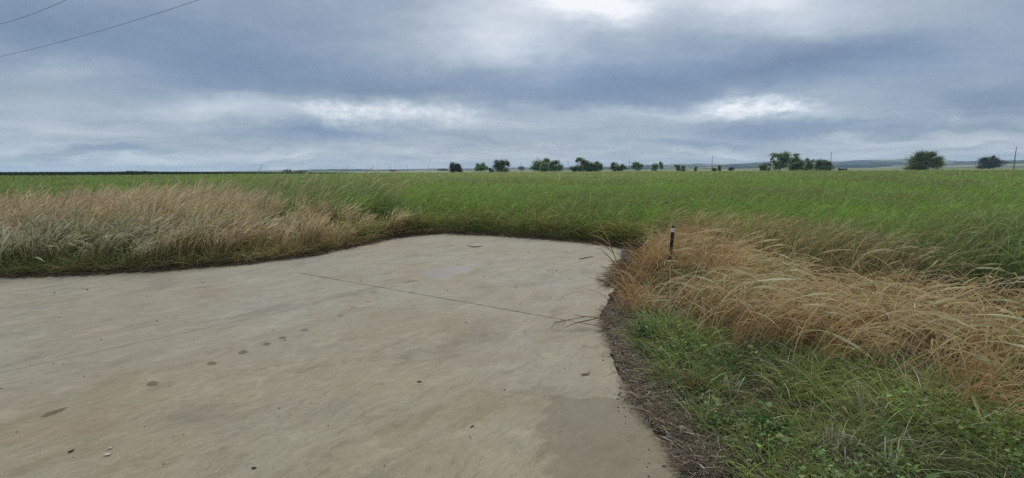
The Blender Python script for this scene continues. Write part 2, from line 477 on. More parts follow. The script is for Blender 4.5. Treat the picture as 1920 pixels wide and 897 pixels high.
    h = nt.m('SUBTRACT', h, nt.m('ADD', nt.m('MULTIPLY', f1, 3.0), nt.m('MULTIPLY', f2, 2.0)))
    bn = nt.node('ShaderNodeBump'); bn.inputs['Strength'].default_value = 0.5; bn.inputs['Distance'].default_value = 0.006
    nt.l.new(h, bn.inputs['Height']); nt.l.new(bn.outputs[0], b.inputs['Normal'])
    nt.l.new(b.outputs[0], out.inputs[0])
    o = link_mesh('concrete_pad', me, m)
    tag(o, 'stained pale concrete pad filling the left foreground', 'concrete pad', kind='structure')
build_slab()

FIELD_END = 215.0
def build_ground():
    na = 288
    rr = [0.0]
    r = 0.6
    while r < 7900:
        rr.append(r); r = r * 1.085 + 0.02
    rr.append(7900.0)
    rr = np.array(rr)
    th = np.linspace(0, 2 * np.pi, na, endpoint=False)
    Rr, T = np.meshgrid(rr[1:], th, indexing='ij')
    X = (Rr * np.sin(T)).ravel(); Y = (Rr * np.cos(T)).ravel()
    Z = -0.045 + (fbm(X * 1.4, Y * 1.4, 5, 4) - 0.5) * 0.05
    ins = inpoly(X, Y, slab_full)
    d = dist_poly(X, Y, slab_full)
    Z = np.where(ins, -0.12, Z)
    far = np.clip((np.hypot(X, Y) - 700) / 6000, 0, 1)
    Z = Z + far * fbm(X / 700, Y / 700, 12, 3) * 3.0
    V = np.concatenate([[[0, 0, -0.12]], np.stack([X, Y, Z], 1)])
    nr = len(rr) - 1
    i = np.arange(nr - 1)[:, None]; j = np.arange(na)[None, :]; jn = (j + 1) % na
    q = np.stack([1 + i * na + j, 1 + i * na + jn, 1 + (i + 1) * na + jn, 1 + (i + 1) * na + j], -1).reshape(-1, 4)
    j = np.arange(na)
    t = np.stack([np.zeros(na, int), 1 + (j + 1) % na, 1 + j], 1)
    me = mesh_np('ground', V, q[:, ::-1], t[:, ::-1], smooth=True)
    m, nt, out = new_mat('soil_and_far_fields')
    P = nt.node('ShaderNodeTexCoord').outputs['Object']
    r_ = nt.v('LENGTH', P)
    s = nt.noise(P, 3.0, 6, 0.65)[0]
    s2 = nt.noise(P, 30.0, 5, 0.7)[0]
    soil = nt.mix(s, (0.045, 0.036, 0.027), (0.095, 0.075, 0.055))
    soil = nt.mix(nt.m('MULTIPLY', nt.ss(s2, 0.5, 0.7), 0.6), soil, (0.15, 0.12, 0.085))
    turf = nt.mix(nt.noise(P, 0.2, 4, 0.6)[0], (0.050, 0.070, 0.018), (0.085, 0.100, 0.030))
    vor = nt.node('ShaderNodeTexVoronoi'); vor.inputs['Scale'].default_value = 0.0022; nt.put(vor.inputs['Vector'], nt.v('MULTIPLY', P, (0.7, 1.3, 1)))
    cs = nt.sep(vor.outputs['Color'])[0]
    patch = nt.ramp(cs, [(0.0, (0.06, 0.10, 0.03)), (0.3, (0.11, 0.17, 0.05)), (0.5, (0.30, 0.27, 0.15)), (0.7, (0.10, 0.14, 0.05)), (1.0, (0.38, 0.36, 0.20))])
    c = nt.mix(nt.ss(r_, 14.0, 24.0), soil, turf)
    c = nt.mix(nt.ss(r_, 190.0, 260.0), c, patch)
    b = nt.node('ShaderNodeBsdfPrincipled'); nt.put(b.inputs['Base Color'], c); b.inputs['Roughness'].default_value = 0.95
    b.inputs['Specular IOR Level'].default_value = 0.1
    bn = nt.node('ShaderNodeBump'); bn.inputs['Strength'].default_value = 0.8; bn.inputs['Distance'].default_value = 0.03
    nt.l.new(s2, bn.inputs['Height']); nt.l.new(bn.outputs[0], b.inputs['Normal'])
    nt.l.new(b.outputs[0], out.inputs[0])
    o = link_mesh('ground', me, m)
    tag(o, 'dark soil under the grass running out to far farm fields', 'ground', kind='structure')
build_ground()

def build_hills():
    az = np.radians(np.linspace(-60, 62, 560)); rr = np.linspace(2050, 6300, 80)
    Rr, A = np.meshgrid(rr, az, indexing='ij')
    X = Rr * np.sin(A); Y = Rr * np.cos(A)
    deg = np.degrees(A)
    amp = np.interp(deg, [-60, -48, -30, -20, -10, 0, 10, 20, 28, 36, 46, 62], [0.0, 0.0, 1.2, 3.6, 3.6, 5.0, 7.0, 11.0, 14.0, 18.0, 21.0, 22.0])
    H = np.zeros_like(X)
    for k, (rk, w, f, s) in enumerate([(2700, 260, 0.40, 11), (3600, 380, 0.72, 22), (4900, 520, 1.0, 33)]):
        prof = 0.45 + 0.75 * fbm(deg * 0.16 + k * 9.1, np.zeros_like(deg) + k, s, 3)
        H = np.maximum(H, np.exp(-((Rr - rk) / w) ** 2) * prof * f * amp / 930.0 * rk * np.cos(A))
    H = H + (fbm(X / 60, Y / 60, 4, 3) - 0.35) * np.clip(H * 0.35, 0, 13)
    Z = H - 1.0
    n0, n1 = X.shape
    V = np.stack([X, Y, Z], -1).reshape(-1, 3)
    i = np.arange(n0 - 1)[:, None]; j = np.arange(n1 - 1)[None, :]
    q = np.stack([i * n1 + j, (i + 1) * n1 + j, (i + 1) * n1 + j + 1, i * n1 + j + 1], -1).reshape(-1, 4)
    me = mesh_np('hills', V, q[:, ::-1], smooth=True)
    m, nt, out = new_mat('wooded_hills')
    P = nt.node('ShaderNodeTexCoord').outputs['Object']
    a = nt.noise(nt.v('MULTIPLY', P, (1, 1, 6)), 0.0030, 6, 0.65)[0]
    c = nt.mix(nt.ss(a, 0.49, 0.58), (0.014, 0.022, 0.012), (0.24, 0.22, 0.13))
    b = nt.node('ShaderNodeBsdfPrincipled'); nt.put(b.inputs['Base Color'], c); b.inputs['Roughness'].default_value = 0.95
    b.inputs['Specular IOR Level'].default_value = 0.0
    nt.l.new(b.outputs[0], out.inputs[0])
    o = link_mesh('hills', me, m)
    tag(o, 'low blue wooded ridges along the skyline on the right', 'hills', kind='structure')
build_hills()

HAZE_TOP = 100.0
def build_haze():
    s = 8000.0; z0, z1 = -2.5, HAZE_TOP
    V = [(-s, -s, z0), (s, -s, z0), (s, s, z0), (-s, s, z0), (-s, -s, z1), (s, -s, z1), (s, s, z1), (-s, s, z1)]
    q = [(0, 3, 2, 1), (4, 5, 6, 7), (0, 1, 5, 4), (1, 2, 6, 5), (2, 3, 7, 6), (3, 0, 4, 7)]
    me = mesh_np('haze', V, q)
    m, nt, out = new_mat('haze')
    v = nt.node('ShaderNodeVolumePrincipled')
    v.inputs['Color'].default_value = (0.56, 0.73, 0.97, 1); v.inputs['Density'].default_value = HAZE_DENSITY
    nt.l.new(v.outputs[0], out.inputs['Volume'])
    o = link_mesh('haze', me, m)
    tag(o, 'pale blue haze over the far fields and hills', 'haze', kind='stuff')
HAZE_DENSITY = 0.00015
build_haze()
# ------------------------------------------------------------------ grass
class Acc:
    def __init__(self): self.v, self.q, self.c, self.n = [], [], [], 0
    def add(self, V, Q, C):
        V = V.reshape(-1, 3); self.v.append(V.astype(np.float32)); self.c.append(C.reshape(-1, 3).astype(np.float32))
        self.q.append((Q.reshape(-1, 4) + self.n).astype(np.int32)); self.n += len(V)
    def build(self, name, mat, parent=None):
        me = mesh_np(name, np.concatenate(self.v), np.concatenate(self.q), col=np.concatenate(self.c))
        return link_mesh(name, me, mat, parent)

def arch(base, head, L, th0, th1, k, power=1.5, wob=0.0):
    """blade spines: the angle from upright goes th0 -> th1 along the blade"""
    N = len(L)
    t = (np.arange(k) + 0.5) / k
    th = th0[:, None] + (th1 - th0)[:, None] * t[None] ** power
    hd = head[:, None] + np.asarray(wob).reshape(-1, 1) * t[None]
    ds = (L / k)[:, None]
    dx = np.sin(th) * np.cos(hd) * ds; dy = np.sin(th) * np.sin(hd) * ds; dz = np.cos(th) * ds
    P = np.zeros((N, k + 1, 3))
    P[:, 0] = base
    P[:, 1:, 0] = base[:, 0:1] + np.cumsum(dx, 1); P[:, 1:, 1] = base[:, 1:2] + np.cumsum(dy, 1); P[:, 1:, 2] = base[:, 2:3] + np.cumsum(dz, 1)
    return P

def tangents(P):
    T = np.zeros_like(P)
    T[:, 1:-1] = P[:, 2:] - P[:, :-2]; T[:, 0] = P[:, 1] - P[:, 0]; T[:, -1] = P[:, -1] - P[:, -2]
    return T / (np.linalg.norm(T, axis=-1, keepdims=True) + 1e-9)

def strip(acc, P, W, C, tau):
    """ribbons along spines P (N,k,3), half widths W (N,k), colours C (N,k,3), twist tau (N)"""
    N, k, _ = P.shape
    T = tangents(P)
    ref = np.zeros_like(P); ref[..., 0] = np.cos(tau)[:, None]; ref[..., 1] = np.sin(tau)[:, None]; ref[..., 2] = 0.15
    S = np.cross(T, ref); S /= (np.linalg.norm(S, axis=-1, keepdims=True) + 1e-9)
    V = np.stack([P - S * W[..., None], P + S * W[..., None]], 2)
    i = (np.arange(N) * k * 2)[:, None] + (np.arange(k - 1) * 2)[None]
    Q = np.stack([i, i + 1, i + 3, i + 2], -1)
    acc.add(V, Q, np.repeat(C[:, :, None, :], 2, 2))

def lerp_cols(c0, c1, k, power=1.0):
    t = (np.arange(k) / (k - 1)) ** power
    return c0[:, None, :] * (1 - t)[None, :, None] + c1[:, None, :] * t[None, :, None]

def jitter(c, n, b=0.25, h=0.08):
    """n colours scattered about c (one colour or n colours)"""
    c = np.broadcast_to(np.asarray(c, float), (n, 3)).copy()
    c *= np.exp(rng.normal(0, b, (n, 1)))
    c *= np.exp(rng.normal(0, h, (n, 3)))
    return c

def leafw(k, w, tip=0.08, belly=0.35):
    t = np.arange(k) / (k - 1)
    prof = np.minimum(1.0, 0.45 + t / belly * 0.55) * (1 - t ** 2.2) + tip
    return w[:, None] * prof[None]

WIND = 0.15  # heading of the wind, radians from +X
def headings(n, spread):
    return WIND + rng.normal(0, spread, n)

def drift(x, y, seed, sc=0.9):
    """smooth -1..1 field: neighbouring stems lean the same way"""
    return (fbm(np.asarray(x) * sc, np.asarray(y) * sc, seed, 3) - 0.5) * 3.0

M_GREEN = mat_leaf('green_blades', 0.38, 0.55, 0.22)
M_DRY = mat_leaf('dry_blades', 0.32, 0.7, 0.15)
M_WEED = mat_leaf('weed_leaves', 0.32, 0.6, 0.15)

# plan outlines of the patches
TAN_L = np.array([(-30, 5.9), (-8.4, 8.0), (-7.1, 8.15), (-6.0, 8.5), (-5.0, 8.95), (-4.15, 9.7), (-3.6, 11.0), (-3.1, 12.3), (-2.75, 13.0), (-3.3, 13.3), (-4.3, 12.6), (-5.5, 12.4), (-7.0, 13.6),
                  (-8.8, 15.8), (-9.8, 17.8), (-12.5, 18.0), (-15.0, 15.4), (-18, 14.6), (-30, 14.0)])
GOLD_R = np.array([(2.75, 10.2), (2.25, 8.5), (1.70, 7.0), (1.42, 5.9), (1.25, 5.25), (1.6, 4.65), (2.1, 4.1), (2.6, 3.6), (3.25, 2.8), (4.6, 1.6), (9, -0.4), (14, 0), (14, 3.3), (9, 4.6), (5.6, 5.4), (4.2, 6.4), (3.5, 8.4), (3.2, 10.2)])
MIX_R = np.array([(3.0, 10.6), (3.3, 8.4), (4.2, 6.3), (5.6, 5.3), (9, 4.5), (14, 3.2), (14, 7.0), (8.8, 7.5), (6.4, 8.1), (4.9, 8.8), (3.9, 9.9), (3.2, 11.0)])
WEED_R = np.array([(1.20, 2.2), (1.16, 2.75), (1.08, 3.2), (1.06, 3.9), (1.10, 4.5), (1.3, 5.3), (1.75, 4.9), (2.2, 4.5), (2.8, 4.1), (3.7, 3.4), (5.2, 2.3), (7.0, 0.6), (7.0, -1.0), (1.6, -1.0)])

def off_slab(x, y, gap):
    return (~inpoly(x, y, slab_full)) & (dist_poly(x, y, slab_full) > gap)

# ---- the green field
slab_edge_np = np.array(slab_edge)
def green_field():
    acc = Acc()
    zones = [(8.0, 17.0, 300.0, 5, 0.0066), (17.0, 30.0, 105.0, 4, 0.0095), (30.0, 64.0, 26.0, 3, 0.018), (64.0, 120.0, 7.0, 3, 0.034), (120.0, FIELD_END, 2.4, 2, 0.065)]
    for (r0, r1, dens, k, w) in zones:
        n = int((r1 * r1 - r0 * r0) * math.radians(58) * dens)
        r = np.sqrt(rng.uniform(r0 * r0, r1 * r1, n)); a = rng.uniform(-math.radians(57), math.radians(59), n)
        x = r * np.sin(a); y = r * np.cos(a)
        if r0 < 30:                                        # tufts, not an even carpet
            m_ = 9
            nc = n // (60 if r0 < 15 else 24)
            rc = np.sqrt(rng.uniform(r0 * r0, r1 * r1, nc)); ac = rng.uniform(-math.radians(57), math.radians(59), nc)
            ii = rng.integers(0, nc, n)
            loose = rng.random(n) < 0.35
            sp = 0.11 if r0 < 15 else 0.16
            x = np.where(loose, x, rc[ii] * np.sin(ac[ii]) + rng.normal(0, sp, n)); y = np.where(loose, y, rc[ii] * np.cos(ac[ii]) + rng.normal(0, sp, n))
            r = np.hypot(x, y)
        keep = off_slab(x, y, 0.32) & (y > 3.0)
        if r0 < 30:
            inL = inpoly(x, y, TAN_L); inG = inpoly(x, y, GOLD_R); inM = inpoly(x, y, MIX_R)
            keep &= ~inG
            keep &= ~(inL & (rng.random(n) < 0.93))
            keep &= ~(inM & (rng.random(n) < 0.55))
        x, y, r = x[keep], y[keep], r[keep]
        n = len(x)
        es = dist_poly(x, y, slab_full)                    # lower, slumped growth along the pad
        g = fbm(x * 0.35, y * 0.35, 41, 4); g2 = fbm(x * 0.06, y * 0.06, 42, 3); g3 = fbm(x * 1.3, y * 1.3, 43, 3)
        g4 = fbm(x * 0.18 + 9, y * 0.18, 44, 4)
        H = (0.58 + 0.32 * g + 0.22 * (g2 - 0.5) * 2 + 0.36 * (g4 - 0.35)) * np.clip(0.62 + es * 0.35, 0, 1.0)
        # colour: fresh green with olive, tired drifts and cooler clumps
        fresh = np.array([0.228, 0.350, 0.066]); olive = np.array([0.225, 0.270, 0.085]); cool = np.array([0.140, 0.285, 0.085]); straw = np.array([0.34, 0.28, 0.13])
        wv = np.clip((g4 - 0.42) * 4.0, 0, 1)[:, None]; wc = np.clip((g3 - 0.55) * 3, 0, 1)[:, None]
        c = fresh * (1 - wv) + olive * wv
        c = c * (1 - wc * 0.6) + cool * wc * 0.6
        fr = np.clip((r - 20) / 60, 0, 1)[:, None]          # seed heads tint the distant crop
        fr = fr * np.clip(1.15 - np.maximum(x, 0)[:, None] / np.maximum(r, 1)[:, None] * 1.6, 0.2, 1) * np.exp(-(np.minimum(x, 0)[:, None] / np.maximum(r, 1)[:, None] / 0.45) ** 2)
        c = c * (1 - fr * 0.7) + np.array([0.40, 0.42, 0.165]) * fr * 0.75
        # arching leaves
        nl = int(n * 0.72); sel = rng.permutation(n)
        a_ = sel[:nl]; b_ = sel[nl:]
        hz = H[a_] * rng.uniform(0.05, 0.72, nl) ** 0.8
        base = np.stack([x[a_], y[a_], hz - 0.04], 1)
        L = H[a_] * rng.uniform(0.45, 0.85, nl)
        hd = np.where(rng.random(nl) < 0.6, headings(nl, 0.9), rng.uniform(0, 2 * np.pi, nl))
        P = arch(base, hd, L, rng.uniform(0.05, 0.55, nl), rng.uniform(0.9, 2.5, nl), k, 1.4, rng.normal(0, 0.4, nl))
        C0 = jitter(c[a_], nl, 0.20, 0.06); dry = rng.random(nl) < np.where(es[a_] < 0.9, 0.30, 0.07)
        C0[dry] = jitter(straw * 0.9, dry.sum(), 0.3, 0.06)
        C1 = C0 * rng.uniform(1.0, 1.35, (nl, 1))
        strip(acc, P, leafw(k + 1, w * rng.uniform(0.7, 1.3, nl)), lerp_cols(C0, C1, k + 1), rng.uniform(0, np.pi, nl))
        # upright stems, some with a pale seed head
        ns = len(b_)
        base = np.stack([x[b_], y[b_], np.full(ns, -0.05)], 1)
        L = H[b_] * rng.uniform(0.85, 1.22, ns)
        P = arch(base, headings(ns, 0.7), L, rng.uniform(0, 0.15, ns), rng.uniform(0.2, 0.9, ns), k, 1.6)
        C0 = jitter(c[b_] * 0.9, ns, 0.18, 0.05)
        hf = rng.random(ns) < 0.30
        tipc = C0 * 1.15
        tipc[hf] = jitter((0.30, 0.26, 0.13), hf.sum(), 0.25, 0.06)
        Wd = leafw(k + 1, w * rng.uniform(0.6, 1.0, ns), 0.25)
        Wd[hf, -2] *= 1.6; 
        strip(acc, P, Wd, lerp_cols(C0, tipc, k + 1, 2.0), rng.uniform(0, np.pi, ns))
    # yellowing blades flopping out of the stand towards the pad
    n = 2600
    i = rng.integers(5, 12, n); s = rng.random(n)[:, None]
    a = slab_edge_np[i]; b = slab_edge_np[i + 1]
    q = a + (b - a) * s
    q = q + (q / np.linalg.norm(q, axis=1, keepdims=True)) * rng.uniform(0.28, 0.85, (n, 1))
    cl = fbm(q[:, 0] * 1.6, q[:, 1] * 1.6, 47, 3)
    L = rng.uniform(0.35, 0.8, n) * (0.5 + cl)
    P = arch(np.stack([q[:, 0], q[:, 1], rng.uniform(-0.04, 0.25, n)], 1), -np.pi / 2 + rng.normal(0.2, 0.9, n), L, rng.uniform(0.1, 0.8, n), rng.uniform(1.3, 2.5, n), 6, 1.2, rng.normal(0, 0.3, n))
    P[..., 2] = np.maximum(P[..., 2], 0.01)
    c = jitter(mixc((0.19, 0.24, 0.055), (0.42, 0.34, 0.16), rng.random(n) ** 1.5), n, 0.22, 0.05)
    strip(acc, P, leafw(7, 0.0060 * rng.uniform(0.6, 1.3, n)), lerp_cols(c * 0.85, c * 1.2, 7), rng.uniform(0, np.pi, n))
    o = acc.build('field_grass', M_GREEN)
    tag(o, 'tall green wind-blown field grass stretching to the distant trees', 'grass', kind='stuff')

def seed_stems(acc, x, y, H, colstem, colhead, th1lo, th1hi, k, wst, whead, spread, headlen=0.26, leaves=1, leafcol=None, th0=(0.0, 0.25), hd=None, headp=1.0):
    n = len(x)
    base = np.stack([x, y, np.full(n, -0.05)], 1)
    if hd is None: hd = headings(n, spread * 0.55) + drift(x, y, 301) * spread
    mid, half = (th1lo + th1hi) / 2, (th1hi - th1lo) / 2
    t1 = mid + half * np.clip(drift(x, y, 302, 1.4) * 0.6 + rng.normal(0, 0.4, n), -1.1, 1.1)
    P = arch(base, hd, H, rng.uniform(th0[0], th0[1], n), t1, k, 1.7, rng.normal(0, 0.35, n))
    cl = np.exp(drift(x, y, 303, 2.2) * 0.13)[:, None]
    C0 = jitter(colstem, n, 0.13, 0.03) * cl; C1 = jitter(colhead, n, 0.12, 0.025) * cl
    strip(acc, P, np.broadcast_to((wst * rng.uniform(0.7, 1.2, n))[:, None], (n, k + 1)) * np.linspace(1.1, 0.7, k + 1)[None], lerp_cols(C0, C1, k + 1, 1.5), rng.uniform(0, np.pi, n))
    # fuzzy head continues the stem and droops
    hk = 5
    tip = P[:, -1]
    HP = arch(tip, hd + rng.normal(0, 0.2, n), H * headlen * rng.uniform(0.7, 1.25, n), t1 * 0.97, t1 + rng.uniform(0.15, 0.75, n), hk, 1.0)
    prof = np.array([0.35, 0.9, 1.0, 0.85, 0.55, 0.08])[None] * rng.uniform(0.6, 1.25, (n, hk + 1))
    tau = rng.uniform(0, np.pi, n)
    CH = np.repeat(C1[:, None], hk + 1, 1) * rng.uniform(0.9, 1.1, (n, hk + 1, 1))
    wh = (whead * rng.uniform(0.6, 1.3, n) * np.where(rng.random(n) < headp, 1.0, 0.3))[:, None]
    strip(acc, HP, prof * wh, CH, tau)
    strip(acc, HP, prof * wh * 0.9, CH * 0.95, tau + np.pi / 2)
    for _ in range(leaves):
        f = rng.uniform(0.12, 0.7, n)
        idx = np.clip((f * k).astype(int), 0, k - 1)
        b = P[np.arange(n), idx] + (P[np.arange(n), idx + 1] - P[np.arange(n), idx]) * (f * k - idx)[:, None]
        L = H * rng.uniform(0.3, 0.65, n)
        lh = np.where(rng.random(n) < 0.55, headings(n, 0.9), rng.uniform(0, 2 * np.pi, n))
        lk = 4
        LP = arch(b, lh, L, rng.uniform(0.15, 0.7, n), rng.uniform(1.2, 2.8, n), lk, 1.3, rng.normal(0, 0.5, n))
        lc = jitter(colstem if leafcol is None else leafcol, n, 0.15, 0.04)
        strip(acc, LP, leafw(lk + 1, wst * 1.7 * rng.uniform(0.6, 1.3, n)), lerp_cols(lc * 0.9, lc * 1.15, lk + 1), rng.uniform(0, np.pi, n))
    return P

def tussocks(poly, centres, per, spread):
    """stems gathered in tussocks: returns position, own tussock's centre and vigour"""
    c = sample_poly(poly, centres); n = len(c)
    k = rng.poisson(per * np.exp(rng.normal(0, 0.45, n)))
    i = np.repeat(np.arange(n), k)
    vig = np.exp(rng.normal(0, 0.16, n)); tone = rng.normal(0, 1, n); hd = rng.normal(0, 1, n)
    o = rng.normal(0, 1, (len(i), 2)) * spread * np.sqrt(vig[i])[:, None]
    vig = np.clip(vig, 0.6, 1.25); tone = np.clip(tone, -2, 2)
    return c[i] + o, o, vig[i], tone[i], hd[i]

def mixc(a, b, w):
    return np.asarray(a)[None] * (1 - w[:, None]) + np.asarray(b)[None] * w[:, None]

TAN = (0.62, 0.465, 0.275); TANH = (0.75, 0.59, 0.38); GOLD = (0.56, 0.36, 0.16); GOLDH = (0.72, 0.55, 0.31); CREAM = (0.68, 0.62, 0.43)
STG = (0.105, 0.155, 0.040); DKG = (0.055, 0.095, 0.030)

# ---- dry tan grass along the left rim of the pad
def left_dry():
    acc = Acc()
    p, off, vig, tone, hdt = tussocks(TAN_L, 8.0, 34, 0.085)
    near = (p[:, 0] > -22) & off_slab(p[:, 0], p[:, 1], 0.05)
    p, off, vig, tone, hdt = p[near], off[near], vig[near], tone[near], hdt[near]
    x, y = p[:, 0], p[:, 1]
    es = dist_poly(x, y, slab_full)
    keep = rng.random(len(x)) < np.clip(1.0 - (es - 1.2) * 0.10, 0.35, 1.0)
    x, y, es, off, vig, tone, hdt = x[keep], y[keep], es[keep], off[keep], vig[keep], tone[keep], hdt[keep]
    g = fbm(x * 0.8, y * 0.8, 61, 4); g2 = fbm(x * 0.28, y * 0.28, 62, 3)
    mound = np.exp(-(((x + 10.2) / 3.0) ** 2 + ((y - 16.2) / 3.4) ** 2))
    H = np.clip(0.54 + 0.16 * es, 0, 0.86) * (0.72 + 0.5 * g) + 0.22 * mound
    H *= np.interp(x, [-7, -3.2], [1.0, 0.88])
    H *= rng.uniform(0.72, 1.1, len(x)) * (0.25 + 0.75 * vig)
    # hollows of green undergrowth; creamy green front corner on the far left
    frontL = np.clip((-x - 5.2) / 2.0, 0, 1) * np.clip((2.3 - es) / 1.2, 0, 1)
    east = np.clip((x + 6.5) / 3.0, 0, 1) * np.clip((es - 1.4) / 1.2, 0, 1)
    w = np.clip(frontL * (0.45 + 0.9 * (g - 0.3)) + np.clip((g2 - 0.60) * 5, 0, 0.7) + east * (0.35 + 1.2 * (g - .5)), 0, 0.85)
    stem = mixc(TAN, STG, w); stem = stem * np.array([1.0, .94, .84]) * 0.92 * np.exp(tone * 0.16)[:, None]
    headc = mixc(TANH, CREAM, np.clip(frontL * 1.1, 0, 1)); headc = headc * (1 - (w * 0.18)[:, None]) * np.exp(tone * 0.12 - 0.08)[:, None]
    ylw = np.clip((x + 6.0) / 3.5, 0, 1) * np.clip((2.2 - es) / 1.5, 0, 1)
    stem = stem * (1 - ylw[:, None] * 0.6) + np.array(GOLD)[None] * ylw[:, None] * 0.6
    headc = headc * (1 - ylw[:, None] * 0.5) + np.array(GOLDH)[None] * ylw[:, None] * 0.5
    foot_w = np.clip(0.62 - es * 0.28, 0.12, 0.62) * np.where(x < -4, 1, 0.7)
    stem = stem * (1 - foot_w[:, None]) + np.array([0.20, 0.20, 0.075])[None] * foot_w[:, None]
    seed_stems(acc, x, y, H, stem, headc, 0.25, 1.1, 6, 0.0038, 0.0095, 0.6, 0.32, leaves=2, leafcol=stem * 0.88, hd=np.arctan2(off[:, 1] * 4 + 0.10 * hdt, off[:, 0] * 4 + 0.55) + rng.normal(0, 0.2, len(x)), headp=0.7)
    # taller green-stemmed plants with pale nodding heads in the near left corner
    q = sample_poly(TAN_L, 20.0); eq = dist_poly(q[:, 0], q[:, 1], slab_full)
    q = q[(q[:, 0] > -16) & (q[:, 0] < -5.0) & (eq < 2.2) & (eq > 0.12)]; n = len(q)
    seed_stems(acc, q[:, 0], q[:, 1], rng.uniform(0.45, 0.85, n), (0.20, 0.25, 0.085), mixc((0.80, 0.74, 0.53), (0.70, 0.60, 0.38), rng.random(n)), 0.5, 1.9, 8, 0.0048, 0.0135, 0.9, 0.40, leaves=3, leafcol=(0.24, 0.30, 0.10))
    # green undergrowth low in the stand
    q = sample_poly(TAN_L, 150.0); q = q[q[:, 0] > -18]
    es = dist_poly(q[:, 0], q[:, 1], slab_full); q = q[es < 4.0]; es = es[es < 4.0]
    n = len(q)
    gg = fbm(q[:, 0] * 0.8, q[:, 1] * 0.8, 63, 3)
    L = rng.uniform(0.2, 0.5, n) * (0.7 + gg * 0.6)
    wl = np.clip((-q[:, 0] - 5.0) / 2.5, 0.22, 1)
    c = jitter(mixc((0.22, 0.18, 0.08), STG, np.clip(wl + gg - 0.4, 0, 1)), n, 0.3, 0.06)
    P = arch(np.stack([q[:, 0], q[:, 1], np.full(n, -0.05)], 1), headings(n, 1.3), L, rng.uniform(0, 0.6, n), rng.uniform(0.9, 2.4, n), 4)
    strip(acc, P, leafw(5, 0.006 * rng.uniform(0.6, 1.3, n)), lerp_cols(c * 0.8, c * 1.15, 5), rng.uniform(0, np.pi, n))
    # green and straw blades closing the foot of the stand
    n = 3200
    i = rng.integers(0, 7, n); s = rng.random(n)[:, None]
    E_ = np.concatenate([[np.array([-14.0, 7.2])], slab_edge_np]); a = E_[i]; b = E_[i + 1]
    q = a + (b - a) * s
    q = q + (q / np.linalg.norm(q, axis=1, keepdims=True)) * rng.uniform(0.06, 0.6, (n, 1))
    P = arch(np.stack([q[:, 0], q[:, 1], np.full(n, -0.04)], 1), rng.uniform(0, 6.28, n), rng.uniform(0.15, 0.5, n), rng.uniform(0.0, 0.6, n), rng.uniform(0.8, 2.3, n), 5, 1.2, rng.normal(0, 0.3, n))
    P[..., 2] = np.maximum(P[..., 2], -0.04)
    lw = np.clip((-q[:, 0] - 3.5) / 3.0, 0.25, 0.9)
    c = jitter(mixc((0.44, 0.33, 0.15), (0.16, 0.21, 0.06), np.clip(lw + rng.normal(0, 0.3, n), 0, 1)), n, 0.22, 0.05)
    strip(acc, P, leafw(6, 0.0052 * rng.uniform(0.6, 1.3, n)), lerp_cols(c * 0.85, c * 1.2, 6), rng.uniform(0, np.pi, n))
    # collapsed stems fanning out over the rim of the pad
    n = 900
    s = rng.random(n)
    i = rng.integers(1, 9, n); a = slab_full[i]; b = slab_full[i + 1]
    q = a + (b - a) * s[:, None] + np.array([-0.1, 0.35])[None] * rng.uniform(0.2, 1.0, (n, 1))
    P = arch(np.stack([q[:, 0], q[:, 1], np.full(n, 0.0)], 1), rng.uniform(-2.6, 0.4, n), rng.uniform(0.2, 0.55, n), rng.uniform(0.3, 1.0, n), rng.uniform(1.3, 1.9, n), 4, 0.7)
    P[..., 2] = np.maximum(P[..., 2], 0.012)
    c = jitter((0.26, 0.19, 0.10), n, 0.4, 0.06)
    strip(acc, P, leafw(5, 0.0045 * rng.uniform(0.5, 1.3, n)), lerp_cols(c, c * 1.1, 5), rng.uniform(0, np.pi, n))
    o = acc.build('tan_grass', M_DRY)
    tag(o, 'dry tan seed-headed grass along the left rim of the concrete', 'dry grass', kind='stuff')

# ---- cooler, taller green clump behind the tan stand
def green_clump():
    acc = Acc()
    poly = np.array([(-9.6, 18.0), (-8.9, 15.9), (-7.0, 13.7), (-5.5, 12.5), (-4.3, 12.7), (-3.3, 13.4), (-3.9, 16.0), (-6.6, 19.5), (-9.4, 22.0), (-11.0, 20.0)])
    p, off, vig, tone, hdt = tussocks(poly, 6.0, 44, 0.14); n = len(p)
    g = fbm(p[:, 0], p[:, 1], 71, 3)
    H = (0.88 + 0.36 * g) * rng.uniform(0.55, 1.1, n) * vig * np.interp(p[:, 1] + p[:, 0] * .5, [8.5, 12.0], [0.85, 1.15])
    fcol = (0.185, 0.155, 0.085)
    front = np.clip(1.0 - (p[:, 1] + p[:, 0] * 0.8 - 8.2) / 2.6, 0, 1) * np.clip(0.6 + 0.4 * tone, 0, 1)
    c = jitter(mixc((0.150, 0.225, 0.066), fcol, front), n, 0.2, 0.05)
    P = arch(np.stack([p[:, 0], p[:, 1], np.full(n, -0.05)], 1), headings(n, 0.9), H * 1.1, rng.uniform(0, 0.3, n), rng.uniform(0.4, 1.9, n), 4)
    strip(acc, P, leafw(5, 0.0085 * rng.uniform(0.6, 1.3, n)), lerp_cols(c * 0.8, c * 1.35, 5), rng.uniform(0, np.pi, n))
    k_ = rng.random(n) < 0.16
    seed_stems(acc, p[k_, 0], p[k_, 1], H[k_] * 1.0, c[k_], (0.52, 0.46, 0.25), 0.4, 1.3, 5, 0.004, 0.010, 0.7, 0.26, leaves=1, leafcol=c[k_] * 1.2)
    o = acc.build('reed_grass', M_GREEN)
    tag(o, 'darker blue-green clump of grass rising behind the tan stand', 'grass', kind='stuff')

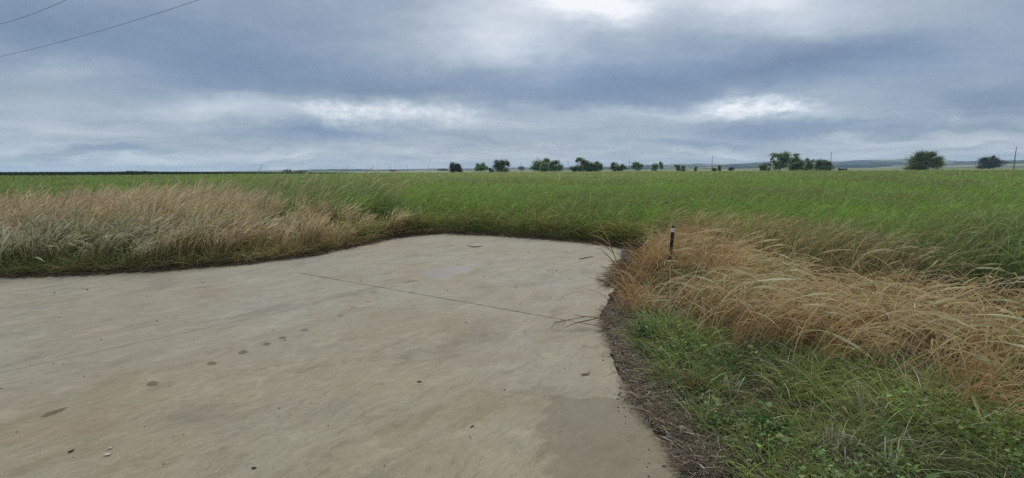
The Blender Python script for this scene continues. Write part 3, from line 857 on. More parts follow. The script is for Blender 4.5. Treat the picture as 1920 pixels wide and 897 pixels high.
# ---- golden, lodged grass on the right
def right_gold():
    acc = Acc()
    p, off, vig, tone, hdt = tussocks(GOLD_R, 9.0, 26, 0.062)
    k_ = (p[:, 0] < 10.5) & (p[:, 1] > 0.8) & off_slab(p[:, 0], p[:, 1], 0.10)
    p, off, vig, tone, hdt = p[k_], off[k_], vig[k_], tone[k_], hdt[k_]
    x, y = p[:, 0], p[:, 1]
    g = fbm(x * 1.1, y * 1.1, 81, 4)
    front = dist_poly(x, y, GOLD_R[4:11], closed=False)
    depth = np.clip(front / 1.6, 0, 1)
    Hs = np.interp(y, [3.0, 5.0, 6.5, 8.0, 10.0], [0.80, 0.74, 0.78, 0.88, 0.80])
    H = Hs * (0.66 + 0.5 * g) * rng.uniform(0.6, 1.2, len(x)) * (0.80 + 0.20 * depth) * (0.2 + 0.8 * vig)
    H *= np.clip(0.7 + 0.5 * dist_poly(x, y, slab_full), 0.7, 1.0) * np.interp(x, [2.2, 3.4, 4.4, 6.0], [1.0, 0.74, 0.66, 0.74])
    H *= 1 - 0.68 * np.exp(-(((x - 2.0) / 0.50) ** 2 + ((y - 6.15) / 0.80) ** 2))
    w = np.clip((g - 0.62) * 3.0, 0, 0.5)
    warm = np.clip((4.6 - y) / 2.0, 0, 1) * 0.4
    stem = mixc(mixc(GOLD, (0.30, 0.20, 0.11), np.clip(0.35 + 0.35 * tone, 0, 1)), np.broadcast_to(STG, (len(x), 3)), w) if False else (mixc(GOLD, (0.30, 0.175, 0.085), np.clip(0.45 + 0.35 * tone + rng.normal(0, 0.25, len(x)), 0, 1)) * (1 - w[:, None]) + np.array(STG) * w[:, None]); headc = mixc(GOLDH, (0.50, 0.39, 0.22), np.clip(warm, 0, 1))
    seed_stems(acc, x, y, H, stem, headc, 0.8, 2.15, 9, 0.0029, 0.0066, 0.8, 0.34, leaves=2, leafcol=stem * 0.95, hd=np.arctan2(off[:, 1] * 5 + 0.30 * hdt, off[:, 0] * 5 + 0.42) + rng.normal(0, 0.40, len(x)), headp=0.40)
    # broken and tangled straws at odd angles
    q, o2, v2, t2, h2 = tussocks(GOLD_R, 9.0, 9, 0.12)
    q = q[(q[:, 0] < 9) & (q[:, 1] > 1.0) & (np.hypot(q[:, 0] - 2.1, (q[:, 1] - 6.4) * 0.7) > 0.5) & off_slab(q[:, 0], q[:, 1], 0.12)]; n = len(q)
    c = jitter(mixc((0.58, 0.44, 0.24), (0.25, 0.16, 0.085), rng.random(n)), n, 0.2, 0.04)
    P = arch(np.stack([q[:, 0], q[:, 1], rng.uniform(0, 0.3, n)], 1), rng.uniform(0, 6.28, n), rng.uniform(0.25, 0.7, n), rng.uniform(0.3, 1.4, n), rng.uniform(0.6, 2.0, n), 6, rng.uniform(0.6, 2.5), rng.normal(0, 0.5, n))
    P[..., 2] = np.maximum(P[..., 2], 0.0)
    strip(acc, P, leafw(7, 0.0034 * rng.uniform(0.5, 1.5, n)), lerp_cols(c, c * 1.1, 7), rng.uniform(0, np.pi, n))
    # big arching pale heads along the front
    q = sample_poly(GOLD_R, 60.0)
    q = q[(q[:, 0] < 8) & (q[:, 1] > 1.5)]
    d = dist_poly(q[:, 0], q[:, 1], GOLD_R[4:11], closed=False); q = q[(rng.random(len(q)) < np.clip(1.5 - d * 0.5, 0.2, 1)) & (np.hypot(q[:, 0] - 1.95, (q[:, 1] - 6.2) * 0.7) > 0.75) & off_slab(q[:, 0], q[:, 1], 0.25)]
    n = len(q)
    seed_stems(acc, q[:, 0], q[:, 1], rng.uniform(0.6, 0.98, n) * np.interp(q[:, 0], [2.2, 3.6], [1.0, 0.86]), (0.56, 0.42, 0.20), mixc((0.80, 0.68, 0.43), (0.66, 0.50, 0.29), rng.random(n)), 1.2, 2.2, 10, 0.0034, 0.0095, 0.8, 0.42, leaves=1)
    # scattered green blades standing through the dry stand
    q, o2, v2, t2, h2 = tussocks(GOLD_R, 1.6, 12, 0.09)
    q = q[(q[:, 0] < 9) & (q[:, 1] > 1.5) & off_slab(q[:, 0], q[:, 1], 0.2)]; n = len(q)
    c = jitter((0.22, 0.27, 0.09), n, 0.22, 0.06)
    P = arch(np.stack([q[:, 0], q[:, 1], np.full(n, -0.03)], 1), headings(n, 0.9), rng.uniform(0.45, 0.85, n), rng.uniform(0, 0.4, n), rng.uniform(0.8, 2.0, n), 6)
    strip(acc, P, leafw(7, 0.0045 * rng.uniform(0.6, 1.3, n)), lerp_cols(c * 0.8, c * 1.2, 7), rng.uniform(0, np.pi, n))
    # fresh green blades in the foot of the stand
    q = sample_poly(GOLD_R, 120.0); q = q[(q[:, 0] < 9) & (q[:, 1] > 1.5)]
    d = dist_poly(q[:, 0], q[:, 1], GOLD_R[4:11], closed=False); q = q[(d < 0.9) & off_slab(q[:, 0], q[:, 1], 0.12)]; n = len(q)
    c = jitter(mixc((0.30, 0.22, 0.09), (0.085, 0.16, 0.04), np.clip(rng.normal(0.6, 0.4, n), 0, 1)), n, 0.25, 0.06)
    P = arch(np.stack([q[:, 0], q[:, 1], np.full(n, -0.05)], 1), headings(n, 1.4), rng.uniform(0.2, 0.5, n), rng.uniform(0, 0.6, n), rng.uniform(0.8, 2.3, n), 5)
    strip(acc, P, leafw(6, 0.0042 * rng.uniform(0.6, 1.3, n)), lerp_cols(c * 0.8, c * 1.2, 6), rng.uniform(0, np.pi, n))
    # dry stems leaning out over the pad
    n = 260
    t = rng.random(n)
    q = np.stack([np.interp(t, [0, .3, .6, 1], [1.28, 1.50, 1.78, 2.35]), np.interp(t, [0, .3, .6, 1], [5.2, 6.1, 7.0, 8.6])], 1) + rng.normal(0, 0.10, (n, 2)) + np.array([0.10, 0.0])
    P = arch(np.stack([q[:, 0], q[:, 1], np.full(n, -0.03)], 1), np.pi + rng.normal(0.2, 0.8, n), rng.uniform(0.25, 0.62, n), rng.uniform(0.05, 0.5, n), rng.uniform(0.7, 2.0, n), 7, 1.3)
    c = jitter((0.40, 0.25, 0.11), n, 0.3, 0.06)
    strip(acc, P, leafw(8, 0.0036 * rng.uniform(0.5, 1.4, n)), lerp_cols(c, c * 1.15, 8), rng.uniform(0, np.pi, n))
    o = acc.build('golden_grass', M_DRY)
    tag(o, 'golden dry grass bent by wind at the right rim of the concrete', 'dry grass', kind='stuff')

# ---- mixed green and tan stand behind the golden grass
def right_mixed():
    acc = Acc()
    p = sample_poly(MIX_R, 330.0)
    p = p[(p[:, 0] < 12) & off_slab(p[:, 0], p[:, 1], 0.2)]
    x, y = p[:, 0], p[:, 1]; n = len(p)
    g = fbm(x * 0.9, y * 0.9, 91, 4)
    H = (0.70 + 0.36 * g) * rng.uniform(0.65, 1.05, n)
    crest = np.clip(1.2 - np.abs(x - 3.7) / 1.35, 0, 1)
    H = H * (1 + 0.14 * crest)
    w = np.clip(0.86 - crest * 0.80 + (g - 0.5) * 1.0, 0.05, 1)
    c = mixc((0.42, 0.31, 0.15), (0.068, 0.115, 0.032), w)
    C = jitter(c, n, 0.28, 0.06)
    P = arch(np.stack([x, y, H * rng.uniform(0, 0.5, n) - 0.05], 1), headings(n, 0.9), H * 0.8, rng.uniform(0.05, 0.5, n), rng.uniform(0.9, 2.3, n), 5, 1.4, rng.normal(0, 0.4, n))
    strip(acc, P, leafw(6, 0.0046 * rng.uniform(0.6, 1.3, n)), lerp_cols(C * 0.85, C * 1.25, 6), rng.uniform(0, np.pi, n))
    s = rng.random(n) < (0.18 + 0.50 * crest)
    q = np.where(s)[0]
    seed_stems(acc, x[q], y[q], H[q] * 0.95, c[q] * 0.9, mixc((0.62, 0.48, 0.27), (0.48, 0.45, 0.24), w[q]), 0.8, 1.9, 6, 0.0026, 0.0080, 0.6, 0.28, leaves=1, leafcol=c[q])
    o = acc.build('mixed_grass', M_DRY)
    tag(o, 'dark green grass mixed with tan heads behind the golden patch', 'grass', kind='stuff')

# ---- low weeds in the right foreground
def leaf_quads(acc, pos, size, col, flat=0.6):
    """little folded oval leaves (two halves along a midrib)"""
    n = len(pos)
    a = rng.uniform(0, 2 * np.pi, n); tl = rng.normal(0, flat, n)
    ux = np.stack([np.cos(a) * np.cos(tl), np.sin(a) * np.cos(tl), np.sin(tl)], 1)
    vx = np.stack([-np.sin(a), np.cos(a), rng.normal(0, 0.35, n)], 1); vx /= np.linalg.norm(vx, axis=1, keepdims=True)
    nz = np.cross(ux, vx)
    L = size[:, None]; W = L * rng.uniform(0.28, 0.45, (n, 1))
    b = pos; m1 = pos + ux * L * 0.45; t = pos + ux * L - nz * L * 0.12
    up = nz * L * 0.10
    l = m1 + vx * W + up; r = m1 - vx * W + up
    l2 = pos + ux * L * 0.8 + vx * W * 0.55 + up * 0.6; r2 = pos + ux * L * 0.8 - vx * W * 0.55 + up * 0.6
    V = np.stack([b, l, l2, t, r2, r, m1], 1)
    i = (np.arange(n) * 7)[:, None]
    Q = np.stack([np.concatenate([i, i + 6, i + 2, i + 1], 1), np.concatenate([i + 6, i + 3, i + 3, i + 2], 1)], 1)
    # quads only: base-mid-l2-l, mid-t-l2 (as thin quad), mirrored
    Q = np.stack([np.concatenate([i + 0, i + 6, i + 2, i + 1], 1), np.concatenate([i + 0, i + 5, i + 4, i + 6], 1), np.concatenate([i + 6, i + 4, i + 3, i + 2], 1)], 1)
    acc.add(V, Q, np.repeat(col[:, None], 7, 1))

def weeds():
    acc = Acc()
    p = sample_poly(WEED_R, 4600.0); n = len(p)
    x, y = p[:, 0], p[:, 1]
    es = np.clip(dist_poly(x, y, slab_full), 0, 2)
    g = fbm(x * 2.2, y * 2.2, 101, 4); g2 = fbm(x * 0.9, y * 0.9, 102, 3)
    keep = rng.random(n) < np.clip(0.35 + (g - 0.3) * 1.6, 0.05, 1) * np.clip((es - 0.08) / 0.35, 0.12, 1)
    x, y, g, g2 = x[keep], y[keep], g[keep], g2[keep]; n = len(x)
    tall = np.clip((fbm(x * 1.4, y * 1.4, 108, 3) - 0.5) * 6, 0, 1)
    L = rng.uniform(0.09, 0.28, n) * (0.6 + 0.9 * g) * (1 + 0.6 * tall) * (1 + 0.7 * np.clip(1 - dist_poly(x, y, GOLD_R) / 0.6, 0, 1))
    c = mixc((0.185, 0.225, 0.080), (0.40, 0.44, 0.135), np.clip((g2 - 0.35) * 2.2, 0, 1))
    st = rng.random(n) < 0.14
    C = jitter(c, n, 0.28, 0.09); C[st] = jitter((0.50, 0.43, 0.28), st.sum(), 0.35, 0.06)
    P = arch(np.stack([x, y, np.full(n, -0.05)], 1), rng.uniform(0, 2 * np.pi, n), L, rng.uniform(0.1, 0.9, n), rng.uniform(0.9, 2.4, n), 4, 1.2)
    strip(acc, P, leafw(5, 0.0030 * rng.uniform(0.6, 1.5, n)), lerp_cols(C * 0.85, C * 1.2, 5), rng.uniform(0, np.pi, n))
    # broad leaves
    p = sample_poly(WEED_R, 3400.0); n = len(p); x, y = p[:, 0], p[:, 1]
    es = dist_poly(x, y, slab_full)
    g = fbm(x * 2.6, y * 2.6, 105, 4)
    keep = (g > 0.50) & (rng.random(n) < np.clip((es - 0.15) / 0.3, 0.05, 1)); x, y, g = x[keep], y[keep], g[keep]; n = len(x)
    z = rng.uniform(0, 0.24, n) * np.clip((g - 0.36) * 3.4, 0.15, 1.0)
    C = jitter(mixc((0.115, 0.180, 0.055), (0.23, 0.30, 0.085), rng.random(n) * np.clip(z * 5, 0, 1)), n, 0.25, 0.08)
    leaf_quads(acc, np.stack([x, y, z], 1), 0.007 + rng.gamma(1.5, 0.008, n), C)
    o = acc.build('weeds', M_WEED)
    tag(o, 'low green weeds and broadleaf cover in the right foreground', 'weeds', kind='stuff')

# ---- dead litter, crumbs and gravel round the rim
def litter():
    acc = Acc()
    def lay(P2, n_len, col, w, zmax=0.05, tilt=0.12):
        n = len(P2)
        a = rng.uniform(0, 2 * np.pi, n); L = rng.uniform(*n_len, n)
        z0 = rng.uniform(0.0, zmax, n)
        P = arch(np.stack([P2[:, 0], P2[:, 1], z0], 1), a, L, np.pi / 2 + rng.normal(0, tilt, n), np.pi / 2 + rng.normal(0, tilt * 2, n), 3, 1.0, rng.normal(0, 0.5, n))
        P[..., 2] = np.maximum(P[..., 2], 0.006)
        C = jitter(col, n, 0.42, 0.06)
        strip(acc, P, np.broadcast_to((w * rng.uniform(0.5, 1.4, n))[:, None], (n, 4)), np.repeat(C[:, None], 4, 1), rng.uniform(0, np.pi, n))
    # right rim, deep drift of clippings
    R_EDGE = np.array([slab_edge[i] for i in range(16, 24)] + [np.array([0.95, 1.2])])
    seg = rng.integers(0, len(R_EDGE) - 1, 9500); s = rng.random(9500)
    p = R_EDGE[seg] + (R_EDGE[seg + 1] - R_EDGE[seg]) * s[:, None]
    off = rng.gamma(2.0, 0.060, 9500) - 0.012
    p = p + np.stack([off, rng.normal(0, 0.03, 9500) + off * 0.3], 1)
    lay(p, (0.02, 0.13), mixc((0.16, 0.125, 0.09), (0.58, 0.49, 0.36), rng.random(len(p)) ** 2.0), 0.0018, 0.05, 0.25)
    # all along the left and far rim, thinner
    E = np.concatenate([[np.array([-14.0, 7.0])], np.array(slab_edge[:16])])
    n = 9000
    seg = rng.integers(0, len(E) - 1, n); s = rng.random(n)
    p = E[seg] + (E[seg + 1] - E[seg]) * s[:, None]
    off = rng.gamma(1.6, 0.11, n) - 0.12
    d = E[seg + 1] - E[seg]; nr = np.stack([-d[:, 1], d[:, 0]], 1); nr /= np.linalg.norm(nr, axis=1, keepdims=True)
    p = p + nr * off[:, None]
    lay(p, (0.05, 0.30), mixc((0.09, 0.07, 0.05), (0.24, 0.18, 0.115), rng.random(n) ** 2), 0.003, 0.04, 0.12)
    # thatch under the weeds
    p = sample_poly(WEED_R, 900.0)
    lay(p, (0.04, 0.2), mixc((0.10, 0.085, 0.06), (0.30, 0.25, 0.17), rng.random(len(p)) ** 2), 0.0018, 0.06, 0.3)
    o = acc.build('grass_litter', M_DRY)
    tag(o, 'dead brown clippings strewn along the rim of the concrete', 'plant litter', kind='stuff')

def pebble_mesh(acc, P, S, C, seed=0):
    """many rough eight-cornered crumbs"""
    n = len(P)
    cs = np.array([(-1, -1, 0), (1, -1, 0), (1, 1, 0), (-1, 1, 0), (-.6, -.6, 1), (.6, -.6, 1), (.6, .6, 1), (-.6, .6, 1)], float)
    V = cs[None] * S[:, None, None] * rng.uniform(0.5, 1.2, (n, 8, 3))
    V[..., 2] *= 0.9
    a = rng.uniform(0, np.pi, n); ca, sa = np.cos(a)[:, None], np.sin(a)[:, None]
    V = np.stack([V[..., 0] * ca - V[..., 1] * sa, V[..., 0] * sa + V[..., 1] * ca, V[..., 2]], -1) + P[:, None]
    f = np.array([(4, 5, 6, 7), (0, 1, 5, 4), (1, 2, 6, 5), (2, 3, 7, 6), (3, 0, 4, 7)])
    Q = (np.arange(n) * 8)[:, None, None] + f[None]
    acc.add(V, Q, np.repeat(C[:, None], 8, 1))

M_STONE = mat_leaf('crumbs', 0.0, 0.85, 0.2)
def gravel():
    acc = Acc()
    # blue-grey gravel spilling off the far right corner of the pad
    poly = np.array([G(1165, 470)[:2], G(1195, 463)[:2], G(1240, 470)[:2], G(1245, 500)[:2], G(1200, 520)[:2], G(1150, 545)[:2], G(1140, 535)[:2], G(1162, 505)[:2]])
    p = sample_poly(poly, 1600.0); n = len(p)
    keep = rng.random(n) < np.clip(fbm(p[:, 0] * 2, p[:, 1] * 2, 131, 3) * 2 - 0.5, 0.05, 1); p = p[keep]; n = len(p)
    pebble_mesh(acc, np.stack([p[:, 0], p[:, 1], np.full(n, 0.001)], 1), rng.uniform(0.005, 0.016, n), jitter((0.125, 0.118, 0.118), n, 0.4, 0.05))
    # crumbs scattered on the pad next to the rim
    E = np.array(slab_edge[10:24]); n = 420
    seg = rng.integers(0, len(E) - 1, n); s = rng.random(n)
    p = E[seg] + (E[seg + 1] - E[seg]) * s[:, None]
    p = p + np.stack([-rng.gamma(1.1, 0.10, n) + 0.05, rng.normal(0, 0.05, n)], 1)
    pebble_mesh(acc, np.stack([p[:, 0], p[:, 1], np.full(n, 0.001)], 1), 0.0018 + rng.exponential(0.0016, n), jitter((0.09, 0.075, 0.06), n, 0.5, 0.06))
    for (px, py, k) in [(1178, 735, 38), (1165, 752, 16), (1200, 778, 16), (1255, 855, 12), (1030, 508, 14), (1275, 860, 14), (1290, 845, 12)]:
        c0 = G(px, py); q = c0[None, :2] + rng.normal(0, 0.05, (k, 2))
        pebble_mesh(acc, np.stack([q[:, 0], q[:, 1], np.full(k, 0.001)], 1), 0.002 + rng.exponential(0.0025, k), jitter((0.07, 0.06, 0.05), k, 0.4, 0.05))
    o = acc.build('gravel', M_STONE)
    tag(o, 'grey gravel and dark crumbs spilled along the right rim', 'gravel', kind='stuff')

# ---- dark row crop closing the field on the far left
def far_crop():
    acc = Acc()
    n = 26000
    a = np.radians(rng.uniform(-58, -17, n)); r = FIELD_END + 2 + rng.uniform(0, 60, n) ** 1.0
    x = r * np.sin(a); y = r * np.cos(a)
    H = 1.75 + 0.25 * fbm(x * 0.05, y * 0.05, 7, 3) + np.interp(np.degrees(a), [-58, -36, -19.5, -17], [0.15, 0.0, -0.85, -1.2])
    c = jitter((0.030, 0.045, 0.016), n, 0.25, 0.06)
    P = arch(np.stack([x, y, np.full(n, -0.1)], 1), rng.uniform(0, 6.3, n), H * rng.uniform(0.85, 1.1, n), rng.uniform(0, 0.1, n), rng.uniform(0.1, 0.8, n), 2)
    strip(acc, P, np.broadcast_to(np.array([0.14, 0.13, 0.05])[None], (n, 3)), lerp_cols(c, c * 1.2, 3), rng.uniform(0, np.pi, n))
    o = acc.build('row_crop', M_GREEN)
    tag(o, 'dark band of tall row crop on the far left skyline', 'crop', kind='stuff')

green_field(); left_dry(); green_clump(); right_gold(); right_mixed(); weeds(); litter(); gravel(); far_crop()
# ------------------------------------------------------------------ things
M_BARK = mat_plain('bark', (0.060, 0.048, 0.038), 0.9, var=0.35, scale=6)
M_POLE = mat_plain('weathered_pole', (0.16, 0.14, 0.12), 0.85, var=0.25, scale=4)
M_CROWN = mat_leaf('tree_leaves', 0.45, 0.6, 0.2)

def tube(acc_v, acc_f, pts, rad, seg=6):
    """tapered tube along pts appended to vertex / face lists"""
    n0 = len(acc_v); pts = [Vector(p) for p in pts]
    for i, p in enumerate(pts):
        t = (pts[min(i + 1, len(pts) - 1)] - pts[max(i - 1, 0)]).normalized()
        a = t.orthogonal().normalized(); b = t.cross(a)
        for s in range(seg):
            q = 2 * math.pi * s / seg
            acc_v.append(p + (a * math.cos(q) + b * math.sin(q)) * rad[i])
    for i in range(len(pts) - 1):
        for s in range(seg):
            s2 = (s + 1) % seg
            acc_f.append((n0 + i * seg + s, n0 + i * seg + s2, n0 + (i + 1) * seg + s2, n0 + (i + 1) * seg + s))
    acc_f.append(tuple(n0 + s for s in reversed(range(seg))))
    acc_f.append(tuple(n0 + (len(pts) - 1) * seg + s for s in range(seg)))

def pymesh(name, V, F, mat, parent=None, smooth=True):
    me = bpy.data.meshes.new(name); me.from_pydata([tuple(v) for v in V], [], F); me.update()
    if smooth:
        for p in me.polygons: p.use_smooth = True
    return link_mesh(name, me, mat, parent)

def foot(px, dist):
    """ground point in the direction of photo column px, at forward distance dist"""
    d = ray(px, 318)
    return np.array([d[0] / d[1] * dist, dist, -0.05])

def tree(name, label, cat, px0, px1, ytop, dist, col, lobes, dens=1.0, yhor=318.0, group='trees and bushes along the far side of the field', bare=0.12, leaf=0.42):
    """lobes: (u -1..1 across, v 0..1 up, relative radius across, relative radius up)"""
    pc = (px0 + px1) / 2
    base = foot(pc, dist)
    W = (px1 - px0) / FPX * dist / 2 * 0.93
    hor = 319.0 - (pc - CX) * math.tan(ROLL)
    Ht = CH + (hor - ytop) / FPX * dist * 1.01
    root = empty(name, base)
    tag(root, label, cat, group)
    trng = np.random.default_rng(int(px0 * 13 + ytop))
    Ps, Cs = [], []
    lobes = [(u + trng.normal(0, 0.05), v + trng.normal(0, 0.045), ru * trng.uniform(.88, 1.1), rv * trng.uniform(.85, 1.15)) for (u, v, ru, rv) in lobes]
    for (u, v, ru, rv) in lobes:
        n = int(1900 * dens * max(0.25, (ru * W) * (rv * Ht) / 4.0))
        # foliage hangs in separate sprays spread through the lobe
        nk = max(5, int(9 * (ru + rv) / 0.8))
        kd = trng.normal(0, 1, (nk, 3)); kd /= np.linalg.norm(kd, axis=1, keepdims=True)
        kd[:, 2] = np.where(kd[:, 2] < -0.6, -kd[:, 2], kd[:, 2])
        kc = kd * (trng.uniform(0.35, 1.0, nk) ** 0.5)[:, None]
        ks = trng.uniform(0.20, 0.42, nk)
        kt = np.exp(trng.normal(0, 0.18, nk))
        ki = trng.integers(0, nk, n)
        q = (kc[ki] + trng.normal(0, 1, (n, 3)) * ks[ki][:, None] * np.array([1, 1, .8])) * np.array([ru * W, max(ru * W * 0.8, 0.5), rv * Ht])
        q += np.array([u * W, trng.normal(0, 0.12) * W, v * Ht])
        hole = vnoise(q[:, 0] * 1.1 + 50, q[:, 2] * 1.1 + q[:, 1] * 0.6, int(px0) + 3)
        ok = (hole > bare) & (q[:, 2] > 0.10)
        Ps.append(q[ok])
        Cs.append(kt[ki][ok] * np.exp(trng.normal(0, 0.10)))
    P = np.concatenate(Ps); k = np.concatenate(Cs); n = len(P)
    s = leaf * trng.uniform(0.5, 1.25, n)
    a = trng.normal(0, 1, (n, 3)); a /= np.linalg.norm(a, axis=1, keepdims=True)
    b = np.cross(a, trng.normal(0, 1, (n, 3))); b /= np.linalg.norm(b, axis=1, keepdims=True)
    a *= s[:, None] * 0.5; b *= s[:, None] * 0.32
    V = np.stack([P - a, P + b, P + a, P - b], 1)
    C = np.array(col)[None] * k[:, None] * np.exp(trng.normal(0, 0.22, (n, 1))) * np.exp(trng.normal(0, 0.05, (n, 3)))
    acc = Acc(); acc.add(V, np.arange(n * 4).reshape(-1, 4), np.repeat(C[:, None], 4, 1))
    acc.build('crown', M_CROWN, root)
    # trunk splitting into limbs that run into the lobes
    TV, TF = [], []
    r0 = max(0.07, 0.028 * Ht)
    fork = Vector((trng.normal(0, 0.05) * W, 0, Ht * 0.22))
    tube(TV, TF, [(0, 0, -0.1), fork * 0.5 + Vector((0.03 * W, 0, 0)), fork], [r0 * 1.3, r0, r0 * 0.85])
    for (u, v, ru, rv) in lobes:
        e = Vector((u * W, trng.normal(0, 0.1) * W, v * Ht))
        mid = fork.lerp(e, 0.5) + Vector((trng.normal(0, 0.05) * W, trng.normal(0, 0.05) * W, 0.04 * Ht))
        tube(TV, TF, [fork, mid, e, e + Vector((0.1 * ru * W, 0, rv * Ht * 0.5))], [r0 * 0.7, r0 * 0.5, r0 * 0.28, r0 * 0.08], 5)
        for _ in range(3):
            w = e + Vector((trng.normal(0, 0.5) * ru * W, trng.normal(0, 0.4) * ru * W, trng.uniform(0.1, 0.8) * rv * Ht))
            tube(TV, TF, [mid.lerp(e, trng.uniform(0.2, 0.9)), w], [r0 * 0.25, r0 * 0.05], 4)
    pymesh('trunk', TV, TF, M_BARK, root)
    return root

DG = (0.150, 0.205, 0.085); MG = (0.190, 0.260, 0.105); LG = (0.220, 0.295, 0.120); PU = (0.085, 0.088, 0.068)
RND = [(-0.45, .52, .52, .40), (0.35, .55, .58, .40), (-0.05, .72, .55, .28), (0.0, .35, .85, .30), (0.62, .38, .36, .30), (-0.66, .38, .34, .28)]
T = tree
T('round_tree', 'small dark round tree standing leftmost of the bigger trees', 'tree', 843, 866, 306.5, 255, PU, RND, 1.1)
T('bushy_tree', 'small square-topped tree with a tiny dark bush on its right', 'tree', 890, 914, 307, 262, MG, [(-.5, .6, .45, .36), (.2, .62, .5, .36), (.62, .45, .38, .32), (0, .35, .8, .3), (-.55, .3, .45, .28)])
T('bush', 'tiny dark bush between two small bushy trees', 'bush', 914, 926, 314.5, 262, DG, [(-.2, .5, .55, .42), (.45, .35, .5, .3)])
T('bushy_tree', 'dense tree with a pointed top on its left edge, right of a tiny bush', 'tree', 926, 955, 301.5, 258, DG, [(-.72, .78, .24, .22), (-.5, .55, .48, .36), (.1, .62, .5, .34), (.55, .58, .42, .34), (0, .3, .92, .3)], 1.1)
T('tree', 'broad domed tree, tallest of a joined pair beside a pole', 'tree', 997, 1032, 300.5, 256, MG, [(-.45, .6, .5, .36), (0.15, .72, .42, .28), (.55, .65, .42, .32), (-.2, .35, .75, .3), (.4, .35, .5, .3)])
T('round_tree', 'round pale-green tree growing in front of a broad domed pair', 'tree', 1012, 1030, 306, 244, LG, [(0, .55, .8, .42), (.3, .35, .6, .3), (-.35, .35, .6, .3)])
T('tree', 'dark sloping tree forming the right half of a joined pair', 'tree', 1022, 1054, 303, 258, DG, [(-.4, .62, .5, .36), (.25, .55, .55, .36), (.68, .38, .32, .3), (0, .3, .9, .3)])
T('wind_swept_tree', 'tall leaning tree with a ragged top rising left over a thicket', 'tree', 1078, 1112, 296.5, 256, MG, [(-.5, .86, .34, .14), (-.3, .70, .40, .22), (.1, .58, .5, .26), (.55, .45, .45, .28), (0, .3, .8, .28), (-.75, .74, .18, .10)])
T('thicket', 'low dark thicket at the foot of a tall leaning tree', 'bush', 1067, 1092, 311, 252, DG, [(-.55, .45, .45, .42), (.1, .5, .5, .42), (.6, .5, .42, .4)])
T('round_tree', 'round dark tree on the right shoulder of a leaning tree', 'tree', 1100, 1132, 304.5, 254, DG, [(-.4, .6, .5, .36), (.2, .6, .5, .36), (.65, .45, .36, .3), (0, .3, .9, .3)])
T('tree', 'small two-stemmed tree with a tuft on top beside a low bushy one', 'tree', 1142, 1161, 304.5, 256, MG, [(-.35, .68, .5, .28), (.3, .7, .42, .26), (0, .42, .8, .28), (.2, .2, .3, .2)], bare=.2)
T('bush', 'low bush leaning to the right against a small tufted tree', 'bush', 1154, 1176, 308, 257, DG, [(-.4, .55, .5, .36), (.3, .55, .55, .34), (.7, .45, .3, .24), (-.2, .25, .4, .22)], bare=.2)
T('spreading_tree', 'pale spreading tree close to a tall pole', 'tree', 1181, 1207, 304.5, 285, LG, [(-.55, .55, .42, .32), (0, .68, .5, .28), (.55, .58, .42, .3), (0, .4, .8, .24)], bare=.22)
T('tree', 'pale thin tree left of a Y-shaped tree', 'tree', 1220, 1236, 306.5, 300, LG, [(-.4, .6, .5, .3), (.3, .62, .5, .3), (0, .42, .8, .24)], bare=.25)
T('forked_tree', 'small Y-shaped tree with its trunk showing', 'tree', 1233, 1245, 304.5, 290, LG, [(-.3, .68, .5, .26), (.35, .62, .5, .28), (0, .45, .6, .22)], bare=.2)
T('bush', 'round dark bush right of the Y-shaped tree', 'bush', 1264, 1277, 310, 262, DG, [(-.3, .5, .6, .42), (.4, .45, .5, .4)])
T('bush', 'slim bush touching the right side of a round dark bush', 'bush', 1276, 1286, 309, 264, MG, [(0, .55, .7, .42), (.2, .3, .6, .3)], bare=.2)
T('shrub', 'lone tiny shrub between two bush groups', 'shrub', 1301, 1308, 312, 270, DG, [(0, .6, .8, .36), (0, .3, .5, .3)])
T('shrub', 'low flat shrub just below a tall pole', 'shrub', 1333, 1343, 315, 265, DG, [(-.3, .5, .6, .4), (.4, .45, .5, .4)])
T('shrub', 'small upright shrub right beside a pole', 'shrub', 1344, 1354, 310, 265, DG, [(0, .6, .7, .38), (0, .3, .7, .3)])
T('shrub', 'low wide shrub right of the pole and its shrub', 'shrub', 1365, 1377, 313.5, 268, PU, [(-.4, .5, .5, .4), (.3, .5, .6, .4)])
T('tree', 'low shaggy tree at the left end of the largest grove', 'tree', 1422, 1446, 305.5, 240, DG, [(-.5, .5, .42, .36), (.1, .58, .5, .36), (.6, .5, .42, .36), (0, .28, .85, .26)], bare=.25)
T('large_tree', 'largest tree of the grove, flat-topped with sky showing through its crown', 'tree', 1440, 1482, 288, 236, MG, [(-.55, .76, .36, .18), (-.1, .84, .42, .15), (.45, .78, .46, .2), (.6, .52, .38, .26), (-.3, .30, .32, .22), (.2, .30, .5, .26), (-.65, .52, .16, .14)], 1.0, bare=.24)
T('tree', 'feathery-topped tree behind a round bushy one in the grove', 'tree', 1477, 1506, 290.5, 240, MG, [(-.1, .84, .42, .13), (.1, .66, .6, .2), (-.4, .5, .5, .25), (.5, .48, .45, .26), (0, .28, .85, .25)], bare=.28)
T('round_tree', 'round bushy tree at the front middle of the grove', 'tree', 1479, 1507, 303, 228, DG, [(-.4, .5, .5, .4), (.3, .55, .55, .4), (0, .3, .9, .32)])
T('tree', 'slim twiggy tree with two tufts in the right half of the grove', 'tree', 1506, 1530, 297.5, 242, MG, [(-.3, .78, .4, .18), (.45, .72, .32, .15), (0, .5, .7, .26), (0, .26, .85, .25)], bare=.27)
T('round_tree', 'dark rounded tree closing the right end of the grove', 'tree', 1524, 1559, 301.5, 234, DG, [(-.35, .58, .5, .38), (.15, .64, .5, .32), (.6, .42, .4, .34), (0, .3, .92, .3)], 1.1)
